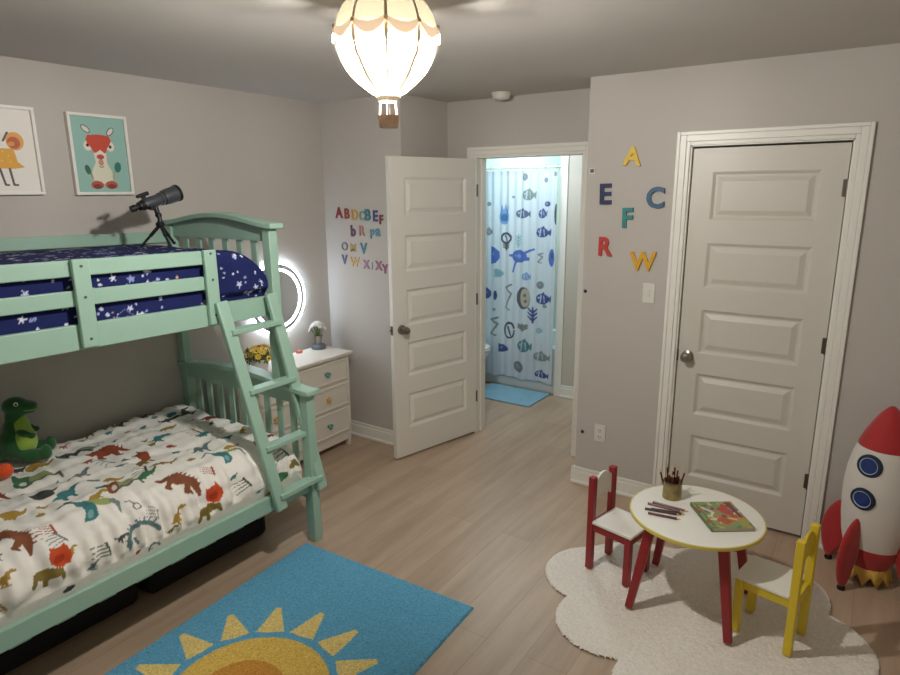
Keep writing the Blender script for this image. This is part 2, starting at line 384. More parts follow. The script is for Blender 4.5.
def _mix(h, g, f): return tuple(int(h[i:i+2], 16)/255*(1-f)+int(g[i:i+2], 16)/255*f for i in (1, 3, 5))
PALD = {k: _mix(v, '#6b6455', .2) for k, v in PAL.items()}
PALS = {k: _mix(v, '#e2eaf0', .28) for k, v in PAL.items()}
DINOS = [('tri','maroon',.06,.925,.088,1.011),('stego','olive',.06,1.02,.08,1.12),('pod','greygreen',.27,.806,.29,.91),('stego','rust',.40,.80,.45,.965),('tri','rust',.649,.903,.625,1.011),('rex','dark',.26,.70,.36,.80),('pod','mustard',.272,.57,.313,.676),('ptero','green',.371,.474,.489,.63),('leaf','dark',.543,.510,.649,.498),('sauro','grey',.571,.626,.563,.752),('sauro','teal',.711,.50,.715,.628),('rex','mustard',.838,.562,.858,.676),('ptero','brown',.78,.67,.86,.80),('leaf','grey',.637,.670,.666,.712),('pod','mustard',.702,.702,.739,.776),('pod','green',.813,.806,.801,.913),('rex','darkteal',.06,1.25,.05,1.352),('pod','dark',.080,1.243,.035,1.368),('rex','dark',.100,1.075,.125,1.165),('stego','brown',.805,.217,.977,.301),('longneck','teal',.870,.434,.98,.63),('tri2','olive',1.075,.269,1.104,.374),('rex','mustard',1.050,.16,1.050,.235),('fern','darkgreen',1.096,.470,1.104,.546),('fern','red',.899,.345,.924,.411),('arch','bluegrey',1.112,.618,1.104,.754),('fern','grey',1.014,.718,1.055,.762),('ring','grey',.956,.698,.973,.726),('leaf','red',1.165,.642,1.157,.666),('pod','mustard',.686,.305,.723,.388),('leaf','mustard',.768,.406,.780,.438),('arch','darkteal',1.181,.702,1.177,.750),('leaf','dark',1.177,.362,1.177,.406),('stego','maroon',.40,1.40,.46,1.52),('pod','mustard',.330,1.203,.358,1.289),('rex','teal',.448,1.07,.50,1.18),('leaf','dark',.633,1.103,.678,1.141),('sauro','bluegrey',.756,1.111,.768,1.239),('pod','mustard',.833,1.231,.858,1.305),('longneck','teal',.899,1.085,.964,1.263),('fern','red',.932,1.026,.969,1.084),('stego','brown',.891,.833,1.038,.967),('tri2','olive',1.132,.935,1.136,1.055),('fern','darkgreen',1.108,1.143,1.091,1.223),('rex','mustard',1.116,.81,1.091,.901),('pod','ochre',.764,.921,.788,1.017),('fern','darkteal',1.038,1.376,1.026,1.484),('leaf','olive',1.10,1.47,1.08,1.53),('pod','maroon',.866,1.44,.90,1.52),('pod','teal',.711,1.275,.752,1.368),('rex','dark',.252,1.416,.207,1.524),('rex','dark',.20,1.26,.30,1.36),('leaf','green',1.141,1.380,1.128,1.452),('pod','teal',.575,1.247,.612,1.328),('leaf','ochre',.805,1.047,.825,1.083),
 ('stego','rust',.45,.28,.5,.42),('rex','darkteal',.6,.1,.62,.24),('sauro','mustard',.5,-.1,.52,.05),('stego','maroon',.85,-.15,.9,0),('tri','rust',.3,.12,.3,.26),('pod','teal',.2,.3,.22,.42),('ptero','green',.9,-.3,1.0,-.14),('rex','brown',.55,-.3,.6,-.16),('longneck','teal',.2,-.2,.25,0)]
SEA = [('fish','greygreen',.821,1.796,.124,.102),('squid','lblue',.575,1.622,.101,.177),('fish','navygrey',.766,1.633,.136,.087),('fish','navy',.959,1.636,.075,.085),('fish','navy',.964,1.478,.132,.095),('pod','dark',1.081,1.629,.037,.168),('dot','navy',.995,1.712,.047,.042),('dot','grey',.778,1.940,.048,.059),('dot','grey',.979,1.912,.037,.041),('dot','grey',1.061,1.960,.037,.041),('dot','grey',.664,1.771,.025,.022),('dot','grey',.418,1.709,.042,.036),('ring','dark',.599,1.410,.092,.081),('fern','dark',.600,1.338,.061,.063),('fern','lteal',.721,1.388,.050,.106),('fish','grey',.420,1.467,.074,.073),('half','blue',.486,1.251,.084,.156),('turtle','blue',.76,1.215,.22,.20),('pod','blue',1.047,1.254,.056,.148),('half','lteal',.530,1.089,.094,.074),('fish','lblue',.808,1.080,.089,.072),('dot','grey',.948,1.010,.068,.062),('moon','darkgrey',.782,.878,.130,.193),('fish','navy',.981,.896,.134,.108),('fern','navy',.877,.732,.089,.129),('seahorse','grey',.628,.874,.052,.225),('half','navy',.414,.893,.065,.104),('pod','navy',.490,.881,.032,.085),('seahorse','grey',.482,.585,.065,.165),('ring','dark',.643,.565,.094,.134),('fern','grey',.778,.609,.091,.056),('half','navy',.582,.385,.106,.078),('fish','teal',.802,.443,.142,.123),('fish','greygreen',.977,.363,.157,.094),('dot','grey',.744,.234,.093,.097),('fish','navy',.982,.194,.128,.076),('ring','grey',.396,.350,.066,.079),('seahorse','grey',.942,1.248,.039,.079),('dot','greygreen',.993,.825,.039,.036),('pod','dark',1.106,.638,.029,.091),('fish','lteal',.950,.602,.059,.055),('dot','lblue',.481,.747,.032,.029),
 ('fish','navy',.2,1.5,.13,.1),('turtle','blue',.05,1.2,.14,.12),('squid','lblue',.2,.9,.1,.18),('moon','darkgrey',0,.7,.13,.19),('fish','teal',.2,.4,.14,.12),('fish','greygreen',.0,1.7,.13,.1)]

def grid_mesh(co, nu, nv, col=None, name='grid', flip=False):
    """co (nu*nv,3), index i*nv+j"""
    i, j = np.meshgrid(np.arange(nu-1), np.arange(nv-1), indexing='ij'); a = (i*nv+j).ravel()
    q = np.stack([a, a+nv, a+nv+1, a+1], 1)
    if flip: q = q[:, ::-1]
    me = bpy.data.meshes.new(name)
    me.vertices.add(len(co)); me.vertices.foreach_set('co', np.asarray(co, float).ravel())
    me.loops.add(q.size); me.loops.foreach_set('vertex_index', q.ravel().astype(np.int32))
    me.polygons.add(len(q)); me.polygons.foreach_set('loop_start', np.arange(0, q.size, 4, dtype=np.int32))
    me.update(calc_edges=True); me.validate()
    if col is not None: set_col(me, col)
    return me

def set_col(me, col):
    a = me.color_attributes.new('Col', 'FLOAT_COLOR', 'POINT')
    a.data.foreach_set('color', np.c_[col, np.ones(len(col))].ravel().astype(np.float32))

# ------------------------------------------------------------------ THE ROOM
Hc = 2.44; YC = 3.0; XR = 4.3; YF = -.95; YB = 2.83; YD = 3.37; XREC = .724; XC = 1.9465
DIL, DIR = .975, 1.764           # bathroom doorway
DL, DR = 2.5264, 3.2291           # closet door leaf
struct(box(-.3, 4.4, -1.05, 5.45, -.08, 0), 'floor', M['floor'], smooth=0)
struct(box(-.3, 4.4, -1.05, 5.45, Hc, Hc+.08), 'ceiling', M['ceiling'], smooth=0)
struct(box(-.14, 0, -1.05, YB, 0, Hc), 'wall_left', M['wall'], smooth=0)
struct(box(-.14, XREC, YB, YD+.12, 0, Hc), 'wall_back', M['wall'], smooth=0)
w = box(XREC, DIL-.02, YD, YD+.12, 0, Hc); w.box(DIL-.02, DIR+.02, YD, YD+.12, 2.07, Hc); w.box(DIR+.02, XC, YD, YD+.12, 0, Hc)
struct(w, 'wall_bathroom_doorway', M['wall'], smooth=0)
w = box(XC, DL-.02, YC, YC+.11, 0, Hc); w.box(DL-.02, DR+.02, YC, YC+.11, 2.06, Hc); w.box(DR+.02, 4.4, YC, YC+.11, 0, Hc)
struct(w, 'wall_closet', M['wall'], smooth=0)
struct(box(XC, XC+.11, YC+.11, YD+.12, 0, Hc), 'wall_recess_right', M['wall'], smooth=0)
struct(box(XR, XR+.1, YF-.1, YC, 0, Hc), 'wall_right', M['wall'], smooth=0)
struct(box(-.14, XR+.1, YF-.1, YF, 0, Hc), 'wall_front', M['wall'], smooth=0)
struct(box(DL-.1, DR+.1, YC+.5, YC+.55, 0, 2.2), 'wall_closet_inside', M['wall'], smooth=0)
# bathroom shell
TY = 4.53
struct(box(-.3, -.2, YD+.12, 5.45, 0, Hc), 'wall_bathroom_left', M['bathwall'], smooth=0)
struct(box(1.155, 2.4, TY, 5.4, 0, Hc), 'wall_bathroom_stub', M['bathwall'], smooth=0)
struct(box(2.3, 2.4, YD+.12, TY, 0, Hc), 'wall_bathroom_right', M['bathwall'], smooth=0)
struct(box(-.3, 1.155, 5.3, 5.45, 0, Hc), 'wall_bathroom_back', M['bathwall'], smooth=0)
struct(box(1.09, 1.157, TY-.012, 5.3, 0, Hc), 'trim_tub_edge', M['white'], smooth=0)

def casing(x0, x1, z1, y, wd=.075, side=-1, name='trim_1', right=True, wr=None):
    """moulded door casing round an opening in a wall facing -Y"""
    m = MB(); wr = wr or wd
    for (d0, d1, t) in ((0, .02, .011), (.02, .052, .0145), (.052, 1, .0175)):
        a0, a1 = d0, min(d1, wd); b0, b1 = d0, min(d1, wr)
        m.box(x0-a1, x0-a0, y-t, y, 0, z1+a1)
        if b1 > b0: m.box(x1+b0, x1+b1, y-t, y, 0, z1+a1)
        m.box(x0-a0, x1+min(b0, wr), y-t, y, z1+a0, z1+a1)
    return struct(m, name, M['white'], bevel=.003)

casing(DL-.012, DR+.012, 2.05, YC, .07, name='trim_1')
casing(DIL, DIR, 2.05, YD, .075, name='trim_2', wr=.07)
j = box(DL-.02, DL-.005, YC, YC+.11, 0, 2.045); j.box(DR+.005, DR+.02, YC, YC+.11, 0, 2.045); j.box(DL-.005, DR+.005, YC, YC+.11, 2.045, 2.06)
struct(j, 'trim_3', M['white'])
j = box(DIL-.02, DIL, YD-.005, YD+.125, 0, 2.05); j.box(DIR, DIR+.02, YD-.005, YD+.125, 0, 2.05); j.box(DIL-.02, DIR+.02, YD-.005, YD+.125, 2.05, 2.07)
j.box(DIL, DIL+.01, YD+.05, YD+.09, 0, 2.05); j.box(DIR-.01, DIR, YD+.05, YD+.09, 0, 2.05)
struct(j, 'trim_4', M['white'])

def base_x(name, x0, x1, y, s=-1, h=.11):
    m = MB(); ys = (y, y+s*.016); m.box(x0, x1, min(ys), max(ys), 0, h-.025)
    ys = (y, y+s*.010); m.box(x0, x1, min(ys), max(ys), h-.025, h)
    ys = (y, y+s*.026); m.box(x0, x1, min(ys), max(ys), 0, .018)
    return struct(m, name, M['white'], bevel=.003)
def base_y(name, y0, y1, x, s=1, h=.11):
    m = MB(); xs = (x, x+s*.016); m.box(min(xs), max(xs), y0, y1, 0, h-.025)
    xs = (x, x+s*.010); m.box(min(xs), max(xs), y0, y1, h-.025, h)
    xs = (x, x+s*.026); m.box(min(xs), max(xs), y0, y1, 0, .018)
    return struct(m, name, M['white'], bevel=.003)
base_x('baseboard_back', 0, XREC+.016, YB)
base_y('baseboard_recess_left', YB, YD, XREC, 1)
base_x('baseboard_doorway', XREC, DIL-.076, YD)
base_x('baseboard_closet_left', XC-.02, DL-.083, YC)
base_x('baseboard_closet_right', DR+.083, XR, YC)
base_y('baseboard_left', YF, YB, 0, 1)
base_y('baseboard_right', YF, YC, XR, -1)
base_x('baseboard_bathroom', 1.157, 2.3, TY)
base_y('baseboard_recess_right', YC, YD, XC, -1)

# ------------------------------------------------------------------ five-panel doors
def door_mesh(Lw, h, t, xs, panels, z0=.0):
    """door leaf: x in [0,L], faces at y=0 and y=-t ; panels list of (za,zb) ; xs=(xa,xb)"""
    m = MB(); xa, xb = xs
    for y, sgn in ((0, 1), (-t, -1)):
        def quad(x0, x1, za, zb): m.poly([(x0,y,za),(x1,y,za),(x1,y,zb),(x0,y,zb)], [(0,1,2,3)])
        quad(0, xa, z0, h); quad(xb, Lw, z0, h)
        zz = [z0]
        for za, zb in panels: zz += [za, zb]
        zz.append(h)
        for i in range(0, len(zz), 2): quad(xa, xb, zz[i], zz[i+1])
        for za, zb in panels:
            rings = [(0, 0), (.005, .003), (.016, .0125), (.025, .0125), (.05, .002)]
            R = [[(xa+i, y-sgn*d, za+i), (xb-i, y-sgn*d, za+i), (xb-i, y-sgn*d, zb-i), (xa+i, y-sgn*d, zb-i)] for i, d in rings]
            vs = [p for r in R for p in r]; fs = []
            for k in range(len(R)-1):
                for e in range(4): fs.append((4*k+e, 4*k+(e+1)%4, 4*k+4+(e+1)%4, 4*k+4+e))
            n = 4*(len(R)-1); fs.append((n, n+1, n+2, n+3)); m.poly(vs, fs)
    for x0, x1, za, zb in ((0, 0, z0, h), (Lw, Lw, z0, h)):
        m.poly([(x0,0,za),(x0,-t,za),(x0,-t,zb),(x0,0,zb)], [(0,1,2,3)])
    for z in (z0, h): m.poly([(0,0,z),(Lw,0,z),(Lw,-t,z),(0,-t,z)], [(0,1,2,3)])
    return m

def knob_mesh(p, n, r=.028):
    n = Vector(n).normalized(); q = n.to_track_quat('Z', 'Y').to_matrix().to_4x4()
    return MB().lathe([(0, .0), (.033, .0), (.033, .006), (.026, .010), (.011, .014), (.010, .030), (.018, .036), (r, .046), (r, .056), (.022, .066), (.010, .070), (0, .0705)], p, 24, q)
PAN = [(.215, .465), (.59, .83), (.945, 1.19), (1.31, 1.55), (1.67, 1.917)]
# closet door: local leaf placed with face towards -Y
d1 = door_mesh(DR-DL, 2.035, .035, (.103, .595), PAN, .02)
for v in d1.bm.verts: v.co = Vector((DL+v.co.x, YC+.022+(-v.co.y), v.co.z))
d1 = struct(d1, 'door_1', M['cream_dimmed'], smooth=0, weld=True)
knob_mesh((2.578, YC+.022, .922), (0, -1, 0)).build('door_knob', M['steel'], d1)
for z in (1.83, 1.065, .335):
    MB().tube([(DR+.004, YC+.012, z-.042), (DR+.004, YC+.012, z+.042)], .0075, 10).box(DR-.016, DR+.002, YC+.0195, YC+.0225, z-.04, z+.04).build('hinge', M['dark_steel'], d1)
box(DL-.008, DL+.001, YC+.016, YC+.024, .89, .955).build('strike_plate', M['dark_steel'], d1)
# open door: hinge at doorway's left jamb
hx, hy = .972, YD-.006; dd = Vector((-.2335, -.97236, 0)); nn = Vector((.97236, -.2335, 0))   # nn: face towards the camera
LW = .768
d2 = door_mesh(LW, 2.045, .035, (.098, .652), PAN, .014)
def dpt(a, z, o=0): return Vector((hx, hy, 0)) + dd*a + nn*o + Vector((0, 0, z))
for v in d2.bm.verts: v.co = dpt(v.co.x, v.co.z, v.co.y)
d2 = struct(d2, 'door_2', M['cream'], smooth=0, weld=True)
k = knob_mesh(dpt(.700, .925), nn)
k.build('door_knob', M['steel'], d2)
knob_mesh(dpt(.700, .925, -.035), -nn).build('door_knob', M['steel'], d2)
lp = MB().bar(dpt(LW+.001, .895, -.0175), dpt(LW+.001, .955, -.0175), .024, .003, up=nn.cross(Vector((0,0,1))))
lp.tube([dpt(LW, .925, -.0175), dpt(LW+.012, .925, -.0175)], .008, 10); lp.build('latch_plate', M['dark_steel'], d2)
for z in (1.83, 1.05, .3):
    MB().tube([dpt(-.004, z-.042, .004), dpt(-.004, z+.042, .004)], .0075, 10).build('hinge', M['dark_steel'], d2)

# ------------------------------------------------------------------ wall fittings
t = thing('light_switch', 'white single rocker light switch beside the closet door frame', 'light switch', (2.346, YC, 1.215))
box(2.311, 2.381, YC-.006, YC, 1.203, 1.318).build('plate', M['plate'], t, bevel=.003)
box(2.338, 2.354, YC-.011, YC-.005, 1.243, 1.278).build('toggle', M['plate'], t, bevel=.002)
t = thing('wall_outlet', 'white duplex wall outlet low on the wall behind the red chair', 'outlet', (2.102, YC, .31))
box(2.067, 2.137, YC-.006, YC, .308, .422).build('plate', M['plate'], t, bevel=.003)
for z in (.386, .344):
    f = box(2.085, 2.119, YC-.009, YC-.005, z-.016, z+.016).build('socket', M['plate'], t, bevel=.004)
    b = box(2.094, 2.0965, YC-.0095, YC-.0088, z-.006, z+.008); b.box(2.1075, 2.110, YC-.0095, YC-.0088, z-.006, z+.006)
    b.tube([(2.102, YC-.0095, z-.010), (2.102, YC-.0088, z-.010)], .0025, 8); b.build('slot', M['slot'], f)
def dot(x, z, label):
    tag(MB().lathe([(0, 0), (.010, 0), (.011, .004), (.008, .010), (0, .012)], (x, YC, z), 16, Matrix.Rotation(PI/2, 4, 'X')).build('wall_peg', M['dotblue'], None), label, 'wall peg')
dot(1.968, 1.24, 'tiny dark blue round peg high on the wall edge by the bathroom doorway')
dot(1.988, .352, 'tiny dark blue round peg low on the wall beside the outlet')
t = thing('wall_sensor', 'tiny white square sensor with dark centre beside the bathroom doorway', 'sensor', (1.979, YC, 1.91))
box(1.962, 1.998, YC-.008, YC, 1.915, 1.951).build('housing', M['plate'], t, bevel=.002)
box(1.970, 1.991, YC-.0095, YC-.007, 1.925, 1.944).build('lens', M['sensor'], t)
t = thing('smoke_detector', 'round white smoke detector on the ceiling near the bathroom doorway', 'smoke detector', (1.26, 3.2, Hc-.045))
MB().lathe([(0, Hc-.04), (.046, Hc-.04), (.056, Hc-.03), (.059, Hc-.012), (.063, Hc-.01), (.063, Hc), (0, Hc)], (1.26, 3.2, 0), 32).build('housing', M['plate'], t)
MB().lathe([(0, Hc-.045), (.018, Hc-.045), (.02, Hc-.04), (0, Hc-.04)], (1.26, 3.2, 0), 20).build('vent_cap', M['plate'], t)

# ------------------------------------------------------------------ letters (mesh text)
def letter(ch, x, z, h, y, m, label, group, rot=0, wide=1, thick=.006, bold=.05, cat='wall letter'):
    cu = bpy.data.curves.new('txt', 'FONT'); cu.body = ch; cu.size = 1; cu.extrude = .5; cu.offset = bold*.6; cu.resolution_u = 4
    to = bpy.data.objects.new('txt', cu); C.objects.link(to); bpy.context.view_layer.update()
    me = bpy.data.meshes.new_from_object(to.evaluated_get(bpy.context.evaluated_depsgraph_get()))
    bpy.data.objects.remove(to); bpy.data.curves.remove(cu)
    n = len(me.vertices); co = np.empty(n*3); me.vertices.foreach_get('co', co); co = co.reshape(-1, 3)
    lo, hi = co.min(0), co.max(0); s = h/(hi[1]-lo[1])
    co = (co-(lo+hi)/2)*np.array((s*wide, s, thick)); co[:, 2] += thick/2
    cr, sr = math.cos(rot), math.sin(rot)
    X = co[:, 0]*cr-co[:, 1]*sr; Z = co[:, 0]*sr+co[:, 1]*cr
    co = np.c_[x+X, y-co[:, 2]-.0005, z+Z]; me.vertices.foreach_set('co', co.ravel())
    o = link('wall_letter', me, m, None, smooth=0); return tag(o, label, cat, group)
LC = {}
def lm(c):
    if c not in LC: LC[c] = mat('letter_'+c.strip('#'), c, .45)
    return LC[c]
G = 'wooden letters beside the closet door'
letter('A', 2.21, 2.008, .10, YC, lm('#d9b521'), 'yellow letter A, topmost of the six beside the closet door', G, -.05, thick=.014)
letter('E', 2.068, 1.806, .115, YC, lm('#202c55'), 'navy letter E nearest the bathroom doorway on the closet wall', G, .02, .95, thick=.014)
letter('C', 2.35, 1.786, .115, YC, lm('#1f5273'), 'dark blue letter C nearest the closet door frame', G, 0, .95, thick=.014)
letter('F', 2.203, 1.675, .11, YC, lm('#27827f'), 'teal letter F in the middle of the closet wall letters', G, .03, .95, thick=.014)
letter('R', 2.082, 1.51, .108, YC, lm('#bd3a31'), 'red letter R low on the closet wall by the doorway', G, 0, .9, thick=.014)
letter('W', 2.303, 1.437, .105, YC, lm('#d6a321'), 'golden letter W, lowest of the letters beside the closet door', G, .03, .95, thick=.014)
G = 'small alphabet letters on the back wall'
rows = [('A', .145, 1.682, .092, '#8a3a41', 'dark red letter A, first in the top row on the back wall'),
        ('B', .222, 1.676, .085, '#96483c', 'brick red letter B, second in the top row on the back wall'),
        ('D', .296, 1.668, .085, '#c49a55', 'ochre letter D in the top row on the back wall'),
        ('C', .362, 1.664, .075, '#7f9a80', 'sage green letter C in the top row on the back wall'),
        ('B', .418, 1.670, .092, '#3f8090', 'teal letter B in the top row on the back wall'),
        ('E', .487, 1.664, .088, '#4a4a7c', 'purple blue letter E in the top row on the back wall'),
        ('F', .540, 1.640, .075, '#7a3c44', 'maroon letter F, last in the top row beside the open door'),
        ('b', .275, 1.556, .095, '#6c4a66', 'plum lowercase b, first in the second row on the back wall'),
        ('R', .360, 1.560, .085, '#b0807f', 'dusty pink letter R in the second row on the back wall'),
        ('P', .455, 1.540, .075, '#5d8a9c', 'grey blue letter P in the second row on the back wall'),
        ('a', .505, 1.552, .065, '#5a8fa6', 'pale blue lowercase a, last in the second row on the back wall'),
        ('O', .185, 1.443, .075, '#86828c', 'grey letter O, first in the third row on the back wall'),
        ('M', .268, 1.436, .07, '#bfa067', 'sandy letter M in the third row on the back wall'),
        ('V', .368, 1.436, .092, '#3f8592', 'teal letter V, last in the third row on the back wall'),
        ('V', .180, 1.348, .08, '#5d6a8c', 'slate blue letter V, first in the bottom row on the back wall'),
        ('W', .278, 1.337, .08, '#cfae74', 'tan letter W in the bottom row on the back wall'),
        ('X', .388, 1.325, .072, '#a5768f', 'mauve letter X in the bottom row on the back wall'),
        ('J', .437, 1.316, .066, '#9a9aa8', 'light grey letter J in the bottom row on the back wall'),
        ('X', .502, 1.322, .078, '#95607c', 'purple letter X second from last in the bottom row'),
        ('Y', .560, 1.303, .075, '#8a4566', 'magenta letter Y ending the bottom row beside the open door')]
for ch, x, z, h, c, lb in rows: letter(ch, x, z, h*.86, YB, lm(c), lb, G, wide=.9, thick=.006)

# ------------------------------------------------------------------ framed prints on the left wall
def frame_print(y0, y1, z0, z1, bg, shapes, label, pane=True):
    X = 0
    t = thing('framed_print', label, 'picture', (X, (y0+y1)/2, z0), group='framed animal prints')
    fw, dp = .015, .028; m = MB()
    m.box(X, X+dp, y0, y1, z0, z0+fw); m.box(X, X+dp, y0, y1, z1-fw, z1); m.box(X, X+dp, y0, y0+fw, z0+fw, z1-fw); m.box(X, X+dp, y1-fw, y1, z0+fw, z1-fw)
    m.build('frame', M['white'], t, bevel=.002)
    nu, nv = 160, 210; ys = np.linspace(y0+fw, y1-fw, nu); zs = np.linspace(z0+fw, z1-fw, nv)
    Y, Z = np.meshgrid(ys, zs, indexing='ij'); co = np.stack([np.full(Y.size, X+.014), Y.ravel(), Z.ravel()], 1)
    Wd, Hh = y1-y0-2*fw, z1-z0-2*fw
    P = np.c_[(Y.ravel()-y0-fw)/Wd, (Z.ravel()-z0-fw)/Wd]     # v in units of width
    me = grid_mesh(co, nu, nv, paint(P, bg, shapes), 'print'); link('print', me, M['print'], t, smooth=0)
    return t
Hr = .37/.27
def vv(v): return (1-v)*Hr
deer = []
for u, v, r in ((.27, .16, .9), (.73, .18, -.7)):
    deer += [('E', u, vv(v), .055, .095, r, '#5c5f5c'), ('E', u, vv(v), .038, .078, r, '#dfd8cc')]
deer += [('E', .28, vv(.38), .075, .09, 0, '#e8ddcf'), ('E', .70, vv(.38), .075, .09, 0, '#e8ddcf'),
         ('P', [(.25, vv(.30)), (.29, vv(.24)), (.5, vv(.225)), (.69, vv(.24)), (.73, vv(.30)), (.69, vv(.36)), (.64, vv(.40)), (.60, vv(.48)), (.38, vv(.48)), (.33, vv(.40)), (.28, vv(.36))], '#c94a33'),
         ('P', [(.37, vv(.47)), (.61, vv(.47)), (.60, vv(.60)), (.66, vv(.70)), (.68, vv(.84)), (.3, vv(.84)), (.31, vv(.7)), (.39, vv(.6))], '#e3d9c8'),
         ('E', .49, vv(.75), .19, .19, 0, '#dcdcc4'),
         ('P', [(.42, vv(.47)), (.5, vv(.43)), (.57, vv(.47)), (.55, vv(.545)), (.44, vv(.545))], '#e9dccb'), ('E', .49, vv(.525), .07, .045, 0, '#b5493a'),
         ('E', .49, vv(.60), .05, .06, 0, '#c98d78'), ('S', [(.45, vv(.655)), (.49, vv(.665)), (.53, vv(.655))], .008, .008, '#6d4a40'),
         ('E', .275, vv(.375), .026, .03, 0, '#26201f'), ('E', .70, vv(.385), .026, .03, 0, '#26201f'),
         ('S', [(.30, vv(.82)), (.26, vv(.72))], .014, .014, '#a98a4c'), ('E', .225, vv(.70), .05, .09, .25, '#2f6a58'),
         ('S', [(.7, vv(.82)), (.73, vv(.72))], .014, .014, '#c09a5a'), ('E', .80, vv(.66), .065, .1, -.2, '#2d7466'),
         ('E', .37, vv(.905), .12, .075, 0, '#b9533d'), ('E', .64, vv(.905), .12, .075, 0, '#b9533d'), ('E', .37, vv(.925), .08, .045, 0, '#7d382c'), ('E', .64, vv(.925), .08, .045, 0, '#7d382c')]
frame_print(1.092, 1.392, 1.822, 2.222, '#93bdb3', deer, 'white-framed print of a red and cream deer on teal')
yel = [('P', [(.25, vv(.42)), (.72, vv(.42)), (.76, vv(.58)), (.86, vv(.645)), (.7, vv(.665)), (.22, vv(.66))], '#d9a02f'), ('E', .3, vv(.38), .09, .07, 0, '#8d4450'),
       ('S', [(.46, vv(.4)), (.45, vv(.22))], .014, .018, '#4a4643'), ('S', [(.27, vv(.4)), (.26, vv(.24))], .014, .018, '#4a4643'), ('S', [(.58, vv(.33)), (.66, vv(.235))], .016, .02, '#4a4643'), ('E', .76, vv(.33), .14, .15, 0, '#dd9d4b'), ('E', .74, vv(.35), .10, .10, .3, '#b3562e'), ('E', .7, vv(.365), .055, .04, .2, '#d58d4a'),
       ('S', [(.47, vv(.67)), (.52, vv(.86)), (.57, vv(.865))], .02, .016, '#4b4f52'), ('S', [(.62, vv(.67)), (.65, vv(.86)), (.71, vv(.865))], .02, .016, '#4b4f52'), ('S', [(.3, vv(.67)), (.3, vv(.86)), (.26, vv(.865))], .02, .016, '#4b4f52')]
yel += [('E', x, vv(y), .012, .012, 0, '#ecc766') for x, y in ((.35, .47), (.45, .5), (.55, .46), (.63, .51), (.4, .55), (.52, .57), (.65, .58))]
yel = xf(yel, (-.06, -.055*Hr), (1, 0))
frame_print(.648, .948, 1.826, 2.226, '#e4e0d8', yel, 'white-framed print of a yellow animal with thin legs on white')

# ------------------------------------------------------------------ BUNK BED
bed = thing('bunk_bed', 'mint green wooden bunk bed with ladder against the left wall', 'bunk bed', (.5, .6, 0))
mint = M['mint']; BV = .004
def arch(x0, x1, zl, rise, n=20):
    """centre-line of an arched rail with short flats at the ends"""
    out = []
    for i in range(n+1):
        u = i/n; x = x0+(x1-x0)*u; w_ = max(0, min(1, (u-.06)/.88)); out.append((x, zl+rise*(math.sin(PI*w_)**1.15)))
    return out
def end_frame(yc, s):
    """head/foot end at y=yc; s=+1 head (slats between panels) ; two storeys"""
    pt = .026
    # lower posts
    for x0, x1 in ((.004, .06), (1.030, 1.088)):
        box(x0, x1, yc-pt, yc+pt, 0, .827).build('lower_post', mint, bed, BV)
    for x0, x1 in ((.004, .058), (.834, .890)):
        box(x0, x1, yc-pt, yc+pt, .845, 1.655).build('upper_post', mint, bed, BV)
    for nm, xa, xb, zt, rise, zb, zr, n in (('lower', .002, 1.112, .825, .042, .762, .30, 9), ('upper', .002, .922, 1.655, .046, 1.59, 1.27, 6)):
        c = arch(xa, xb, zt, rise); m = MB(); k = len(c)
        vs = []; hw = .042
        for x, z in c: vs += [(x, yc-hw, z), (x, yc+hw, z), (x, yc+hw, z+.026), (x, yc-hw, z+.026)]
        fs = [(0, 1, 2, 3), tuple(4*(k-1)+q for q in (3, 2, 1, 0))]
        for i in range(k-1):
            for e in range(4): fs.append((4*i+e, 4*i+(e+1)%4, 4*i+4+(e+1)%4, 4*i+4+e))
        m.poly(vs, fs).build(nm+'_cap_rail', mint, bed, BV)
        xi0, xi1 = .059, (1.030 if nm == 'lower' else .834)
        m = MB(); cc = [(x, z) for x, z in arch(xa, xb, zt, rise, 40) if xi0 < x < xi1]
        cc = [(xi0, cc[0][1])]+cc+[(xi1, cc[-1][1])]
        poly = [(xi0, zb), (xi1, zb)]+[(x, z+.002) for x, z in cc[::-1]]
        m.prism(poly, Matrix(((1,0,0,0),(0,0,-1,yc+.012),(0,1,0,0),(0,0,0,1))), .024).build(nm+'_head_panel', mint, bed)
        box(xi0, xi1, yc-.014, yc+.014, zr-.06, zr+.03).build(nm+'_bottom_rail', mint, bed, BV)
        g = (xi1-xi0-n*.042)/(n+1)
        for i in range(n):
            x0 = xi0+g+i*(.042+g); box(x0, x0+.042, yc-.005, yc+.005, zr+.03, zb+.004).build('slat', mint, bed)
YH, YFo = 1.585, -.42
end_frame(YH, 1); end_frame(YFo, -1)
# side rails
box(1.034, 1.062, YFo+.026, YH-.026, .288, .368).build('lower_side_rail', mint, bed, BV)
box(.018, .040, YFo+.026, YH-.026, .268, .372).build('lower_side_rail', mint, bed, BV)
box(.826, .852, YFo+.026, YH-.026, 1.233, 1.335).build('upper_side_rail', mint, bed, BV)
box(.018, .040, YFo+.026, YH-.026, 1.233, 1.335).build('upper_side_rail', mint, bed, BV)
